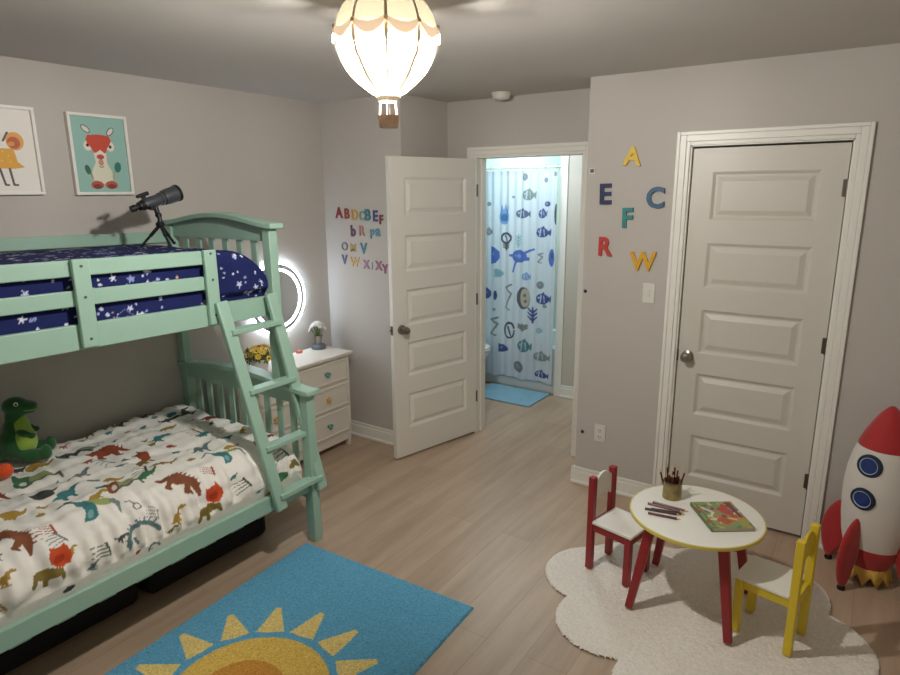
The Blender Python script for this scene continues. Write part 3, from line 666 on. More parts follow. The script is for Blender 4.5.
# guard rails
for z0, z1 in ((1.522, 1.585), (1.406, 1.468)):
    box(.834, .854, YFo+.026, 1.2, z0, z1).build('guard_slat', mint, bed, BV)
    box(.004, .022, YFo+.026, YH-.026, z0+.05, z1+.05).build('guard_slat', mint, bed, BV)
for y0, y1 in ((.628, .692), (1.198, 1.260), (YFo+.03, YFo+.1)):
    g = box(.854, .876, y0, y1, 1.243, 1.589).build('guard_post', mint, bed, BV)
    for z in (1.275, 1.44, 1.56):
        MB().tube([(.876, (y0+y1)/2, z), (.8785, (y0+y1)/2, z)], .0055, 10).build('bolt_head', M['screw'], g)
for o in list(C.objects):      # the top bunk leans a touch towards the head end
    if o.parent == bed and (o.name.startswith('guard') or o.name.startswith('upper_side_rail')):
        for v in o.data.vertices: v.co.z -= .013*((v.co.y+.6)-.55)/.7
# bed slats under the mattresses
for zz, xb in ((.245, 1.030), (1.235, .822)):
    for i in range(12):
        y = YFo+.12+i*.155; box(.040, xb, y, y+.07, zz+.02, zz+.038).build('bed_slat', mint, bed)
# ladder
ld = None
tops = ((.886, 1.252), (.886, 1.545)); bots = ((1.106, 1.338), (1.106, 1.612))
def lad(i, z):
    t_ = (1.335-z)/(1.335-.30); a, b = tops[i], bots[i]; return (a[0]+(b[0]-a[0])*t_, a[1]+(b[1]-a[1])*t_, z)
ld = MB().bar(lad(0, 1.335), lad(0, .30), .028, .062, up=(0,1,0)).build('ladder_stile', mint, bed, .006)
MB().bar(lad(1, 1.335), lad(1, .30), .028, .062, up=(0,1,0)).build('ladder_stile', mint, bed, .006)
for z in (1.19, .90, .615, .368):
    a, b = Vector(lad(0, z)), Vector(lad(1, z)); MB().bar(a, b, .058, .024, up=(0,0,1)).build('ladder_rung', mint, bed, .003)

# --- lower bedding: dinosaur cover
def duvet():
    pts = [(0.042, .40), (0.030, .55)]
    for q in np.linspace(0, 1, 6)[1:]:
        a = q*PI/2; pts.append((.030+.035*(1-math.cos(a)), .55+.045*math.sin(a)))
    for xx in np.linspace(.1, .84, 8): pts.append((xx, .595))
    for q in np.linspace(0, 1, 16)[1:]:
        a = q*PI/2; pts.append((.84+.19*math.sin(a), .43+.165*max(math.cos(a), 0)**.8))
    pts += [(1.028, .40), (1.02, .372), (1.012, .30), (.97, .292)]
    P = np.array(pts); d = np.r_[0, np.cumsum(np.hypot(*np.diff(P, axis=0).T))]
    so = np.interp(.3, P[7:15, 0], d[7:15])-.3
    nS, nY = 320, 480
    s = np.linspace(0, d[-1], nS); y = np.linspace(-.385, 1.553, nY)
    X = np.interp(s, d, P[:, 0]); Z = np.interp(s, d, P[:, 1])
    # normals of the section
    tx = np.gradient(X); tz = np.gradient(Z); L = np.hypot(tx, tz); nx, nz = -tz/L, tx/L
    sg, yg = np.meshgrid(s-so, y, indexing='ij')
    co = np.zeros((nS, nY, 3)); co[..., 0] = X[:, None]; co[..., 1] = yg; co[..., 2] = Z[:, None]
    r = np.zeros((nS, nY))
    k = lambda a, b, ph: np.sin(a*sg+b*yg+ph)
    r += .0035*k(9, 7, 0)*k(-5, 11, 1.3)+.003*k(21, -13, .4)*k(8, 17, 2)+.0022*k(35, 28, 1)*k(-22, 30, .3)+.0014*k(60, -44, 2)*k(30, 51, 1)
    r += .0012*k(14, 95, .5)*k(5, 8, 1)
    # gathers running down over the near edge
    wgt = np.clip((sg-.86)/.2, 0, 1)*np.clip((1.27-sg)/.1, 0, 1)
    r += wgt*(.0035*np.sin(62*yg+3*np.sin(9*yg)+4*sg)+.003*np.sin(118*yg+5*np.sin(7*yg+1)))
    # seams / creases across the top
    r -= .004*np.exp(-((sg-.35-.25*yg)/.02)**2)
    r *= 2.3
    flat = np.clip((sg+.05)/.05, 0, 1)*np.clip((Z[:, None]-.40)/.03, 0, 1)
    r *= flat
    e = np.clip((1.553-yg)/.05, 0, 1); e = 1-(1-e)**2.4; e2 = np.clip((yg+.385)/.05, 0, 1); e2 = 1-(1-e2)**2.4
    co[..., 0] += r*nx[:, None]; co[..., 2] += r*nz[:, None]
    co[..., 2] = .292+(co[..., 2]-.292)*np.minimum(e, e2)
    low = co[..., 2] < .412; co[..., 0] = np.where(low, np.clip(co[..., 0], .0425, 1.031), co[..., 0])
    shapes = []
    done = []
    for i in range(500):      # small fill-in motifs between the large ones
        a, b = rng.uniform(.03, 1.2), rng.uniform(-.36, 1.52)
        if all(math.hypot(a-(q[2]+q[4])/2, b-(q[3]+q[5])/2) > .035+.40*math.hypot(q[4]-q[2], q[5]-q[3]) for q in DINOS):
            l = rng.uniform(.04, .07); th = PI/2+rng.uniform(-.6, .6); kk = ['leaf', 'rex', 'fern', 'pod', 'sauro'][rng.integers(5)]
            if any(math.hypot(a-q, b-w_) < .07 for q, w_ in done): continue
            done.append((a, b))
            shapes += xf(dino(kk, PALD[['olive', 'dark', 'mustard', 'red', 'grey', 'bluegrey', 'teal'][rng.integers(7)]]), (a, b), (l*math.cos(th), l*math.sin(th)), 1.9 if a < .8 else 1.3)
    for kd, c, a, b, a2, b2 in DINOS:
        shapes += xf(dino(kd, PALD[c]), (a, b), (a2-a, b2-b), ({'tri2': .95, 'longneck': 1.1, 'arch': 1.0, 'fern': 1, 'stego': 1.0}.get(kd, 1.3) if a > .8 else {'stego': 1.6, 'longneck': 1.4}.get(kd, 1.9)))
    col = paint(np.c_[sg.ravel(), yg.ravel()], '#f0ede6', shapes)
    return grid_mesh(co.reshape(-1, 3), nS, nY, col, 'cover', flip=True)
t = link('dinosaur_bedding', duvet(), M['duvet'], None, smooth=60)
tag(t, 'white mattress cover printed with colourful dinosaurs on the lower bunk', 'bedding')

# --- upper bedding: navy star cover
def star_cover():
    zb, zt, xa, xb = 1.285, 1.574, .045, .820
    pts = [(xa, zb), (xa, zt-.05)]
    for q in np.linspace(0, 1, 7)[1:]:
        a = q*PI/2; pts.append((xa+.05*(1-math.cos(a)), zt-.05+.05*math.sin(a)))
    pts += [(x, zt) for x in np.linspace(xa+.1, xb-.1, 8)]
    for q in np.linspace(0, 1, 9):
        a = q*PI/2; pts.append((xb-.06+.06*math.sin(a), zt-.06+.06*math.cos(a)))
    pts += [(xb, zb)]
    P = np.array(pts); d = np.r_[0, np.cumsum(np.hypot(*np.diff(P, axis=0).T))]
    nS, nY = 250, 440; s = np.linspace(0, d[-1], nS); y = np.linspace(-.385, 1.556, nY)
    X = np.interp(s, d, P[:, 0]); Z = np.interp(s, d, P[:, 1])
    sg, yg = np.meshgrid(s, y, indexing='ij')
    co = np.zeros((nS, nY, 3)); co[..., 0] = X[:, None]; co[..., 1] = yg; co[..., 2] = Z[:, None]
    co[..., 2] += .003*np.sin(17*sg+9*yg)*np.sin(13*yg-6*sg)
    e = np.clip((1.556-yg)/.27, 0, 1); e = np.sqrt(np.clip(1-.78*(1-e)**3, 0, 1)); e *= .4+.6*np.clip((1.556-yg)/.006, .0, 1)**.5; e2 = np.clip((yg+.385)/.1, 0, 1); e2 = np.sqrt(1-(1-e2)**2)
    co[..., 2] = zb+(co[..., 2]-zb)*np.minimum(e, e2)
    fb = np.clip((yg-1.27)/.08, 0, 1); co[..., 0] += .045*fb*np.clip((X[:, None]-.5)/.3, 0, 1)*np.clip((co[..., 2]-1.335)/.03, 0, 1)
    co[..., 2] -= .012*np.clip((yg-.5)/.7, -.3, 1)*np.clip((co[..., 2]-1.4)/.1, 0, 1)
    co[..., 0] = np.where(co[..., 2] < 1.345, np.clip(co[..., 0], .0425, .823), co[..., 0])
    sh = []
    for i in range(1000):
        a, b = rng.uniform(0, d[-1]), rng.uniform(-.38, 1.54); r = rng.choice([.0045, .006, .008, .010, .013], p=[.3, .25, .2, .15, .1])
        c = rng.choice(['#c9d0ea', '#aeb8e0', '#dfe2f2', '#8f9cd0', '#c9a07a'], p=[.35, .3, .2, .1, .05])
        if r > .009:
            ph = rng.uniform(0, 6.28); sh.append(('P', [(a+(1.7*r if q % 2 == 0 else .75*r)*math.cos(ph+q*PI/5), b+(1.7*r if q % 2 == 0 else .75*r)*math.sin(ph+q*PI/5)) for q in range(10)], c))
        else: sh.append(('E', a, b, r, r, 0, c))
    for i in range(14):
        a, b = rng.uniform(0, d[-1]), rng.uniform(-.3, 1.5); q = [(a, b)]
        for _ in range(4): q.append((q[-1][0]+rng.uniform(-.04, .04), q[-1][1]+rng.uniform(.01, .05)))
        sh.append(('S', q, .0014, .0014, '#7d88c0'))
    return grid_mesh(co.reshape(-1, 3), nS, nY, paint(np.c_[sg.ravel(), yg.ravel()], '#20285c', sh), 'cover', flip=True)
t = link('star_bedding', star_cover(), M['stars'], None, smooth=60)
tag(t, 'navy blue mattress cover printed with white stars on the upper bunk', 'bedding')

# --- black bags under the bed
def bag(x0, x1, y0, y1, h, label):
    t = thing('storage_bag', label, 'storage bag', ((x0+x1)/2, (y0+y1)/2, 0), group='black bags under the bunk bed')
    box(x0, x1, y0, y1, 0, h).build('body', M['blackfab'], t, bevel=.035, seg=4)
    MB().tube([(x1+.001, y0+.04, h-.05), (x1+.001, y1-.04, h-.05)], .004, 8).build('zip', M['black'], t)
bag(.18, .80, .80, 1.485, .235, 'black fabric storage bag under the bed, nearest the ladder')
bag(.18, .79, -.25, .76, .225, 'black fabric storage bag under the bed, behind the sun rug edge')

# ------------------------------------------------------------------ telescope on the upper bunk
tl = thing('telescope', 'grey and black telescope on a small tripod on the upper bunk', 'telescope', (.5, 1.22, 1.578))
A = Vector((.45, 1.127, 1.757)); B = Vector((.45, 1.372, 1.830)); ax = (B-A).normalized()
q = ax.to_track_quat('Z', 'Y').to_matrix().to_4x4(); LT = (B-A).length
MB().lathe([(0, .06), (.021, .06), (.024, .075), (.0245, .15), (.028, .152), (.028, .16), (.0255, .163), (.0255, .175)], A, 28, q @ Matrix.Diagonal((1.12, 1.12, 1, 1))).build('tube', M['gunmetal'], tl)
MB().lathe([(.0255, .168), (.031, .172), (.034, .19), (.035, LT), (.031, LT), (.031, LT-.03)], A, 28, q @ Matrix.Diagonal((1.12, 1.12, 1, 1)), cap=False).build('dew_shield', M['gunmetal'], tl)
MB().lathe([(.0352, LT-.012), (.037, LT-.01), (.037, LT+.002), (.031, LT+.002)], A, 28, q @ Matrix.Diagonal((1.12, 1.12, 1, 1)), cap=False).build('rim', M['black'], tl)
MB().lathe([(0, LT-.025), (.031, LT-.025), (.031, LT-.029), (0, LT-.029)], A, 28, q @ Matrix.Diagonal((1.12, 1.12, 1, 1))).build('objective_lens', M['lens'], tl)
MB().lathe([(0, -.004), (.014, -.004), (.015, .018), (.011, .02), (.011, .034), (.018, .036), (.019, .05), (.022, .052), (.022, .066), (0, .066)], A, 24, q @ Matrix.Diagonal((1.12, 1.12, 1, 1))).build('eyepiece', M['black'], tl)
up_ = (Vector((0,0,1))-ax*ax.z).normalized()
MB().tube([A+ax*.045+up_*.045, A+ax*.105+up_*.045], [.008, .010], 14).bar(A+ax*.075+up_*.02, A+ax*.075+up_*.04, .01, .02, up=ax).build('finder_scope', M['black'], tl)
MB().tube([A+ax*.075-up_*.02+Vector((.02,0,0)), A+ax*.075-up_*.02+Vector((.045,0,0))], .010, 12).build('focus_knob', M['black'], tl)
hub = Vector((.48, 1.243, 1.68)); mid = A+ax*.118-up_*.024
MB().tube([hub, hub+Vector((0,0,.03)), mid+Vector((.0, 0, -.012)), mid], [.012, .011, .013, .012], 14).ball(hub+Vector((-.012,.003,.045)), .016).build('mount', M['black'], tl)
MB().lathe([(0, -.012), (.016, -.012), (.021, -.004), (.021, .006), (.014, .014), (0, .014)], hub, 18).build('tripod_head', M['black'], tl)
for fx, fy in ((.42, 1.175), (.575, 1.222), (.45, 1.325)):
    f = Vector((fx, fy, 1.584)); l = MB().tube([hub+(f-hub).normalized()*.012, hub+(f-hub)*.55], .0085, 10).tube([hub+(f-hub)*.5, f], .006, 10).build('tripod_leg', M['black'], tl)
    MB().ball(f, .008, 10).build('rubber_foot', M['black'], l)

# ------------------------------------------------------------------ plush dinosaur + orange toy
dn = thing('plush_dinosaur', 'green plush dinosaur with lime belly sitting on the lower bunk', 'plush toy', (.16, .62, .60))
def blob(name, balls, m, parent, vox=.007, sm=8):
    b = MB()
    K = 1.14; o3 = Vector((cx, cy, cz))
    for c, r, *ro in balls: b.ball(o3+(Vector(c)-o3)*K, tuple(q*K for q in r), 20, ro[0] if ro else None)
    o = b.build(name, m, parent, smooth=180)
    md = o.modifiers.new('remesh', 'REMESH'); md.mode = 'VOXEL'; md.voxel_size = vox; md.use_smooth_shade = True
    s = o.modifiers.new('smooth', 'SMOOTH'); s.factor = .5; s.iterations = sm
    return o
dn.rotation_euler.z = math.radians(-32); cx, cy, cz = .165, .605, .609
RX = lambda a: Matrix.Rotation(a, 3, 'X')
blob('body', [((cx, cy-.005, cz+.075), (.062, .062, .075)), ((cx, cy, cz+.13), (.047, .045, .06)), ((cx, cy+.005, cz+.185), (.036, .036, .045)),
              ((cx, cy+.012, cz+.232), (.040, .048, .038)), ((cx, cy+.052, cz+.228), (.033, .042, .021), RX(-.12)), ((cx, cy+.045, cz+.205), (.028, .04, .012), RX(-.05)),
              ((cx+.05, cy+.05, cz+.028), (.03, .055, .028)), ((cx-.05, cy+.05, cz+.028), (.03, .055, .028)),
              ((cx+.052, cy+.105, cz+.035), (.026, .022, .033)), ((cx-.052, cy+.105, cz+.035), (.026, .022, .033)),
              ((cx, cy-.08, cz+.04), (.035, .06, .036)), ((cx, cy-.14, cz+.03), (.024, .05, .024))], M['plush'], dn)
blob('arm', [((cx+.045, cy+.035, cz+.125), (.016, .03, .015), RX(-.5)), ((cx+.043, cy+.062, cz+.11), (.013, .016, .012))], M['plush'], dn, .005, 4)
blob('arm', [((cx-.045, cy+.035, cz+.125), (.016, .03, .015), RX(-.5)), ((cx-.043, cy+.062, cz+.11), (.013, .016, .012))], M['plush'], dn, .005, 4)
blob('belly', [((cx+.012, cy+.026, cz+.085), (.05, .05, .062)), ((cx+.010, cy+.022, cz+.14), (.037, .037, .05)), ((cx+.002, cy+.016, cz+.18), (.026, .03, .03))], M['plush_l'], dn)
blob('mouth', [((cx, cy+.056, cz+.213), (.030, .040, .006), RX(-.08))], M['plush_l'], dn, .004, 2)
for s in (-1, 1):
    e = MB().ball((cx+s*.039, cy+.027, cz+.282), .010, 14).build('eye', M['eye'], dn); MB().ball((cx+s*.047, cy+.029, cz+.282), .005, 10).build('pupil', M['pupil'], e)
ob = thing('soft_ball', 'orange round soft toy ball lying on the dinosaur bedding', 'toy ball', (.30, .485, .598))
MB().ball((.30, .485, .634), (.036, .036, .034), 24).build('ball', M['orange'], ob)
MB().tube([(.30+.0355*math.cos(a), .485+.0355*math.sin(a), .634) for a in np.linspace(0, 2*PI, 25)], .0016, 6).build('seam', M['orange'], ob)

# ------------------------------------------------------------------ dresser with mirror and ornaments
dr = thing('dresser', 'white three-drawer dresser behind the bunk bed headboard', 'dresser', (.14, 2.2, 0))
X0, X1, Y0, Y1, ZT = .018, .315, 1.70, 2.70, .712
m = box(X0, X1, Y0+.02, Y1-.02, .09, ZT-.022); 
m.build('body', M['dresser'], dr, .003)
box(X0, X1+.025, Y0, Y1+.005, ZT-.022, ZT).build('top', M['dresser'], dr, .004)
for x in (X0+.002, X1-.038):
    for y in (Y0+.022, Y1-.062): MB().bar((x+.018, y+.02, .09), (x+.018, y+.02, 0), .04, .036, w1=.026, t1=.024).build('leg', M['dresser'], dr)
mm = box(X1-.012, X1-.002, Y0+.06, Y1-.06, .05, .09); mm.build('apron', M['dresser'], dr)
def heart(s):
    return [(s*.0625*16*math.sin(a)**3, s*.0625*(13*math.cos(a)-5*math.cos(2*a)-2*math.cos(3*a)-math.cos(4*a))) for a in np.linspace(0, 2*PI, 28)[:-1]]
def flower5(s): return [((.75+.25*math.cos(5*a))*s*math.cos(a), (.75+.25*math.cos(5*a))*s*math.sin(a)) for a in np.linspace(0, 2*PI, 40)[:-1]]
for z0, z1, kind in ((.515, .672, 'h'), (.325, .492, 'f'), (.125, .302, 'h')):
    for y0, y1 in ((Y0+.045, (Y0+Y1)/2-.012), ((Y0+Y1)/2+.012, Y1-.045)):
        d = box(X1-.004, X1+.008, y0, y1, z0, z1); d.box(X1+.008, X1+.014, y0, y1, z0, z0+.016); d.box(X1+.008, X1+.014, y0, y1, z1-.016, z1)
        d.box(X1+.008, X1+.014, y0, y0+.016, z0+.016, z1-.016); d.box(X1+.008, X1+.014, y1-.016, y1, z0+.016, z1-.016)
        d = d.build('drawer', M['dresser'], dr, .002)
        yk, zk = (y0+y1)/2+.01, (z0+z1)/2
        MM = Matrix(((0,0,1,X1+.012),(1,0,0,yk),(0,1,0,zk),(0,0,0,1)))
        k = MB().prism(heart(.02) if kind == 'h' else flower5(.02), MM, .022).build('knob', M['teal_knob'] if kind == 'h' else M['gold_knob'], d, .003)
        if kind == 'f': k['label'] = 'mustard flower-shaped knob'
        else: k['label'] = 'teal heart-shaped knob'
# round LED mirror on the wall
MY, MZ = 2.32, 1.118
mr = thing('round_mirror', 'round wall mirror with glowing white double LED ring above the dresser', 'mirror', (0, MY, MZ-.25))
RY = Matrix.Rotation(PI/2, 4, 'Y')
MB().lathe([(0, .018), (.243, .018), (.243, .0225), (0, .0225)], (0, MY, MZ), 72, RY).build('backplate', M['white'], mr)
MB().lathe([(0, .0225), (.244, .0225), (.244, .026), (0, .026)], (0, MY, MZ), 72, RY).build('mirror_glass', M['mirror'], mr)
MB().lathe([(.235, .026), (.245, .026), (.245, .0285), (.235, .0285), (.235, .026)], (0, MY, MZ), 72, RY, cap=False).build('led_ring', M['led'], mr)
MB().lathe([(.188, .0262), (.206, .0262), (.206, .0285), (.188, .0285), (.188, .0262)], (0, MY, MZ), 72, RY, cap=False).build('led_ring', M['led'], mr)
MB().lathe([(.222, .002), (.222, .017)], (0, MY, MZ), 72, RY, cap=False).build('backlight_strip', M['halo'], mr)
MB().lathe([(0, 0), (.21, 0), (.21, .018), (0, .018)], (0, MY, MZ), 48, RY).build('wall_mount', M['white'], mr)
# flower pot
def petals(mb, c, r, n, tilt, nrm):
    nrm = Vector(nrm).normalized(); q = nrm.to_track_quat('Z', 'Y').to_matrix()
    for k in range(n):
        a = 2*PI*k/n; d = q @ Vector((math.cos(a), math.sin(a), tilt)); sd = q @ Vector((-math.sin(a), math.cos(a), 0))
        mb.poly([c, c+d*r*.5+sd*r*.22, c+d*r, c+d*r*.5-sd*r*.22, c+d*r*.5+q@Vector((0,0,r*.1))], [(0,1,4),(1,2,4),(2,3,4),(3,0,4)])
fp = thing('flower_pot', 'white pot of yellow and orange daisies on the dresser behind the ladder', 'potted flowers', (.205, 1.985, ZT))
MB().lathe([(0, 0), (.042, 0), (.055, .05), (.06, .085), (.056, .085), (.05, .06), (0, .06)], (.205, 1.985, ZT), 28).build('pot', M['pot'], fp)
st = MB(); PC = Vector((.205, 1.985, ZT+.085))
for i in range(26):
    e = .12+1.25*((i+.5)/26)**.8; a = i*2.39996; r = rng.uniform(.085, .105)
    dv = Vector((math.cos(a)*math.cos(e)*.9, math.sin(a)*math.cos(e)*1.35, math.sin(e)*.75)); p = PC+dv*r
    st.tube([PC-Vector((0, 0, .03)), p-dv*.008], .0018, 5); petals(st, PC+dv*r*.7+Vector((0, 0, -.012)), .03, 5, .1, dv)
    og_ = i % 5 == 2; bl = MB(); petals(bl, p, rng.uniform(.024, .032), 10, .3, dv); bl = bl.build('bloom', M['petal_o'] if og_ else M['petal_y'], fp)
    if og_: bl['label'] = 'orange bloom'
    MB().ball(p+dv*.005, .0055, 8).build('flower_centre', M['petal_c'] if i % 3 == 0 else M['gold_knob'], bl)
st.build('foliage', M['leafg'], fp)
# white flower ornament
fo = thing('flower_ornament', 'white artificial blossoms in a silver cup on a slate base at dresser corner', 'ornament', (.085, 2.615, ZT))
oc = Vector((.085, 2.615, ZT))
MB().lathe([(0, 0), (.05, 0), (.054, .006), (.054, .022), (.046, .032), (.03, .036), (0, .036)], oc, 28).build('base', M['slate'], fo)
MB().lathe([(.022, .034), (.024, .04), (.02, .046), (.027, .08), (.034, .098), (.03, .098), (.02, .06), (0, .055)], oc, 24).build('cup', M['steel'], fo)
pw = MB(); sw = MB()
for i in range(26):
    a, e = rng.uniform(0, 2*PI), rng.uniform(0, 1.45); dv = Vector((math.cos(a)*math.cos(e), math.sin(a)*math.cos(e), math.sin(e)))
    p = oc+Vector((0, 0, .125))+Vector((dv.x*.055, dv.y*.055, dv.z*.065)); sw.tube([oc+Vector((0,0,.07)), p], .0015, 5); petals(pw, p, .024, 6, .5, dv)
pw.build('blossoms', M['petal_w'], fo); sw.build('stems', M['leafg'], fo)
bx = thing('trinket_box', 'small red trinket lying on the white dresser top', 'trinket', (.055, 2.45, ZT))
MB().lathe([(0, 0), (.024, 0), (.026, .006), (.024, .012), (0, .013)], (.055, 2.45, ZT), 20).build('body', M['redtin'], bx); MB().ball((.055, 2.45, ZT+.016), .006, 10).build('lid_knob', M['petal_w'], bx)

# ------------------------------------------------------------------ bathroom
tb = thing('bathtub', 'white bathtub behind the sea-life shower curtain', 'bathtub', (.45, 4.9, 0))
ti = MB(); x0, x1, y0, y1, h = -.2, 1.088, TY+.005, 5.298, .44
ti.box(x0, x1, y0, y0+.07, 0, h); ti.box(x0, x1, y1-.07, y1, 0, h); ti.box(x0, x0+.08, y0+.07, y1-.07, 0, h); ti.box(x1-.08, x1, y0+.07, y1-.07, 0, h); ti.box(x0+.08, x1-.08, y0+.07, y1-.07, 0, .1)
ti.build('tub', M['tub'], tb, .01)
box(x0+.05, x1-.02, y0-.004, y0, .02, .40).build('apron', M['tub'], tb, .002)
# curtain rod + curtain
rod = tag(MB().tube([(-.2, TY-.01, 2.02), (1.09, TY-.01, 2.02)], .009, 16).build('curtain_rod', M['white'], None), 'thin white curtain rod across the bathroom tub alcove', 'curtain rod')
def curtain():
    nu, nv = 340, 400; u = np.linspace(-.15, 1.085, nu); v = np.linspace(.118, 1.995, nv)
    U, V = np.meshgrid(u, v, indexing='ij')
    fold = .016*np.sin(U*38+.5*np.sin(U*9))*(.6+.4*np.sin(U*5+1))+.007*np.sin(U*85+1.5)
    amp = .55+.45*(V-.1)/1.9
    hem = .008*np.sin(U*21+1)+.006*np.sin(U*47)
    co = np.stack([U, TY-.052+fold*amp, V+hem*np.clip((.5-V)/.4, 0, 1)], -1)
    sh = []
    for k, c, x, z, w_, h_ in SEA:
        raw = sea(k, PALS[c]); xs_, ys_ = [], []
        for q in raw:
            if q[0] == 'E': xs_ += [q[1]-q[3], q[1]+q[3]]; ys_ += [q[2]-q[4], q[2]+q[4]]
            else: xs_ += [a for a, b in q[1]]; ys_ += [b for a, b in q[1]]
        xa_, ya_ = min(xs_), min(ys_); kx, ky = w_*1.05/(max(xs_)-xa_), h_*1.05/(max(ys_)-ya_); fx = lambda a, b: (x-w_*.525+(a-xa_)*kx, z-h_*.525+(b-ya_)*ky)
        for q in raw:
            if q[0] == 'E': sh.append(('E', *fx(q[1], q[2]), q[3]*kx, q[4]*ky, 0, q[6]))
            elif q[0] == 'P': sh.append(('P', [fx(a, b) for a, b in q[1]], q[2]))
            else: sh.append(('S', [fx(a, b) for a, b in q[1]], q[2]*kx, q[3]*kx, q[4]))
    col = paint(np.c_[U.ravel(), V.ravel()], '#e2eaf0', sh)
    return grid_mesh(co.reshape(-1, 3), nu, nv, col, 'curtain')
ct = link('shower_curtain', curtain(), M['curtain'], None, smooth=180)
so_ = ct.modifiers.new('solid', 'SOLIDIFY'); so_.thickness = .0015
tag(ct, 'white shower curtain printed with blue sea creatures in the bathroom', 'shower curtain')
m = MB()
for i in range(12):
    x = -.12+i*.108
    rg = MB().tube([(x, TY-.01+.026*math.cos(a), 2.010+.024*math.sin(a)) for a in np.linspace(0, 2*PI, 17)], .0018, 6).build('curtain_ring', M['steel'], ct)
# bath mat
mt = MB(); mt.box(.44, 1.055, 4.10, 4.515, 0, .016)
tag(mt.build('bath_mat', M['matblue'], None, .007, seg=3), 'bright blue bath mat on the floor before the bathtub', 'bath mat')
# toilet
tt = thing('toilet', 'white toilet beside the bathtub, half hidden by the open door', 'toilet', (.2, 4.25, 0))
def oval(cx_, a_, b_, z, n=28): return [(cx_+a_*math.cos(2*PI*k/n), 4.25+b_*math.sin(2*PI*k/n), z) for k in range(n)]
def loft(rings):
    m = MB(); R = [[m.bm.verts.new(p) for p in r] for r in rings]; n = len(R[0])
    for i in range(len(R)-1):
        for k in range(n): m.bm.faces.new((R[i][k], R[i][(k+1)%n], R[i+1][(k+1)%n], R[i+1][k]))
    m.bm.faces.new(R[0][::-1]); m.bm.faces.new(R[-1]); return m
loft([oval(.16, .20, .11, 0), oval(.16, .19, .10, .10), oval(.2, .2, .105, .2), oval(.25, .25, .15, .3), oval(.27, .28, .175, .37), oval(.27, .285, .18, .395)]).build('bowl', M['porcelain'], tt)
loft([oval(.27, .285, .182, .397), oval(.27, .288, .184, .41), oval(.27, .28, .178, .42)]).build('seat', M['porcelain'], tt)
loft([oval(.27, .28, .178, .421), oval(.27, .285, .182, .43), oval(.27, .26, .16, .442)]).build('lid', M['porcelain'], tt)
box(-.195, -.005, 4.06, 4.43, .39, .74).build('tank', M['porcelain'], tt, .02, seg=3)
box(-.198, .005, 4.05, 4.435, .742, .775).build('tank_lid', M['porcelain'], tt, .01)

# ------------------------------------------------------------------ sun rug
def sun_rug():
    A_ = math.radians(2.4); o = np.array((1.053, 1.524)); ux = np.array((math.cos(A_), math.sin(A_))); uy = np.array((-math.sin(A_), math.cos(A_)))
    Wd, Ln = 1.03, 1.72; nu, nv = 300, 480; mu = np.linspace(0, Wd, nu); mv = np.linspace(-Ln, 0, nv)
    U, V = np.meshgrid(mu, mv, indexing='ij'); XY = o+U[..., None]*ux+V[..., None]*uy
    z = .011*np.minimum(1, np.minimum(np.minimum(U, Wd-U), np.minimum(-V, Ln+V))/.008)**.5+.001
    z += .0012*rng.random(z.shape)*(z > .008)
    sh = []; c = (1.648, .668)
    for k in range(15):
        a = math.radians(196-24*k+1.5)
        tip = (c[0]+  .497*math.cos(a), c[1]+.497*math.sin(a)); d = .17
        b0 = (c[0]+.345*math.cos(a+d), c[1]+.345*math.sin(a+d)); b1 = (c[0]+.345*math.cos(a-d), c[1]+.345*math.sin(a-d)); bm_ = (c[0]+.335*math.cos(a), c[1]+.335*math.sin(a))
        e = .055; t1 = (tip[0]+.012*math.sin(a), tip[1]-.012*math.cos(a)); t2 = (tip[0]-.012*math.sin(a), tip[1]+.012*math.cos(a))
        sh.append(('P', [b0, bm_, b1, t1, t2], '#ecd487'))
    sh += [('E', *c, .305, .305, 0, '#e8c566'), ('E', c[0]-.03, c[1]-.01, .165, .165, 0, '#d69a48')]
    return grid_mesh(np.c_[XY.reshape(-1, 2), z.ravel()], nu, nv, paint(XY.reshape(-1, 2), '#69aed0', sh)*(1+.16*rng.standard_normal((nu*nv, 1))).clip(.5, 1.5), 'rug')
me = sun_rug(); sr_ = link('sun_rug', me, M['sunrug'], None, smooth=60)
tag(sr_, 'blue rectangular rug with a yellow smiling sun beside the bed'.replace('smiling ', ''), 'rug')

# ------------------------------------------------------------------ cloud rug
def cloud_outline():
    N = [(2.394, 1.866), (2.734, 1.615), (3.02, 1.40), (3.40, 1.55), (3.46, 1.88), (3.405, 2.387), (3.22, 2.69), (2.705, 2.548), (2.33, 2.32)]
    # lobes: apex of the bulge between successive notches
    B = [(2.43, 1.68), (2.78, 1.44), (3.22, 1.36), (3.54, 1.68), (3.585, 2.20), (3.385, 2.56), (2.95, 2.68), (2.52, 2.50), (2.20, 2.09)]
    out = []
    for i in range(len(N)):
        p, q, b = np.array(N[i]), np.array(N[(i+1) % len(N)]), np.array(B[i])
        # circle through three points
        ax_, ay = p; bx_, by = b; cx_, cy_ = q; D = 2*(ax_*(by-cy_)+bx_*(cy_-ay)+cx_*(ay-by))
        ux = ((ax_**2+ay**2)*(by-cy_)+(bx_**2+by**2)*(cy_-ay)+(cx_**2+cy_**2)*(ay-by))/D
        uy = ((ax_**2+ay**2)*(cx_-bx_)+(bx_**2+by**2)*(ax_-cx_)+(cx_**2+cy_**2)*(bx_-ax_))/D
        c = np.array((ux, uy)); r = np.hypot(*(p-c)); a0 = math.atan2(*(p-c)[::-1]); a1 = math.atan2(*(q-c)[::-1]); am = math.atan2(*(b-c)[::-1])
        while a1 < a0: a1 += 2*PI
        while am < a0: am += 2*PI
        if am > a1: a1 -= 2*PI
        for k in range(22): a = a0+(a1-a0)*k/22; out.append((c[0]+r*math.cos(a), c[1]+r*math.sin(a)))
    return np.array(out)
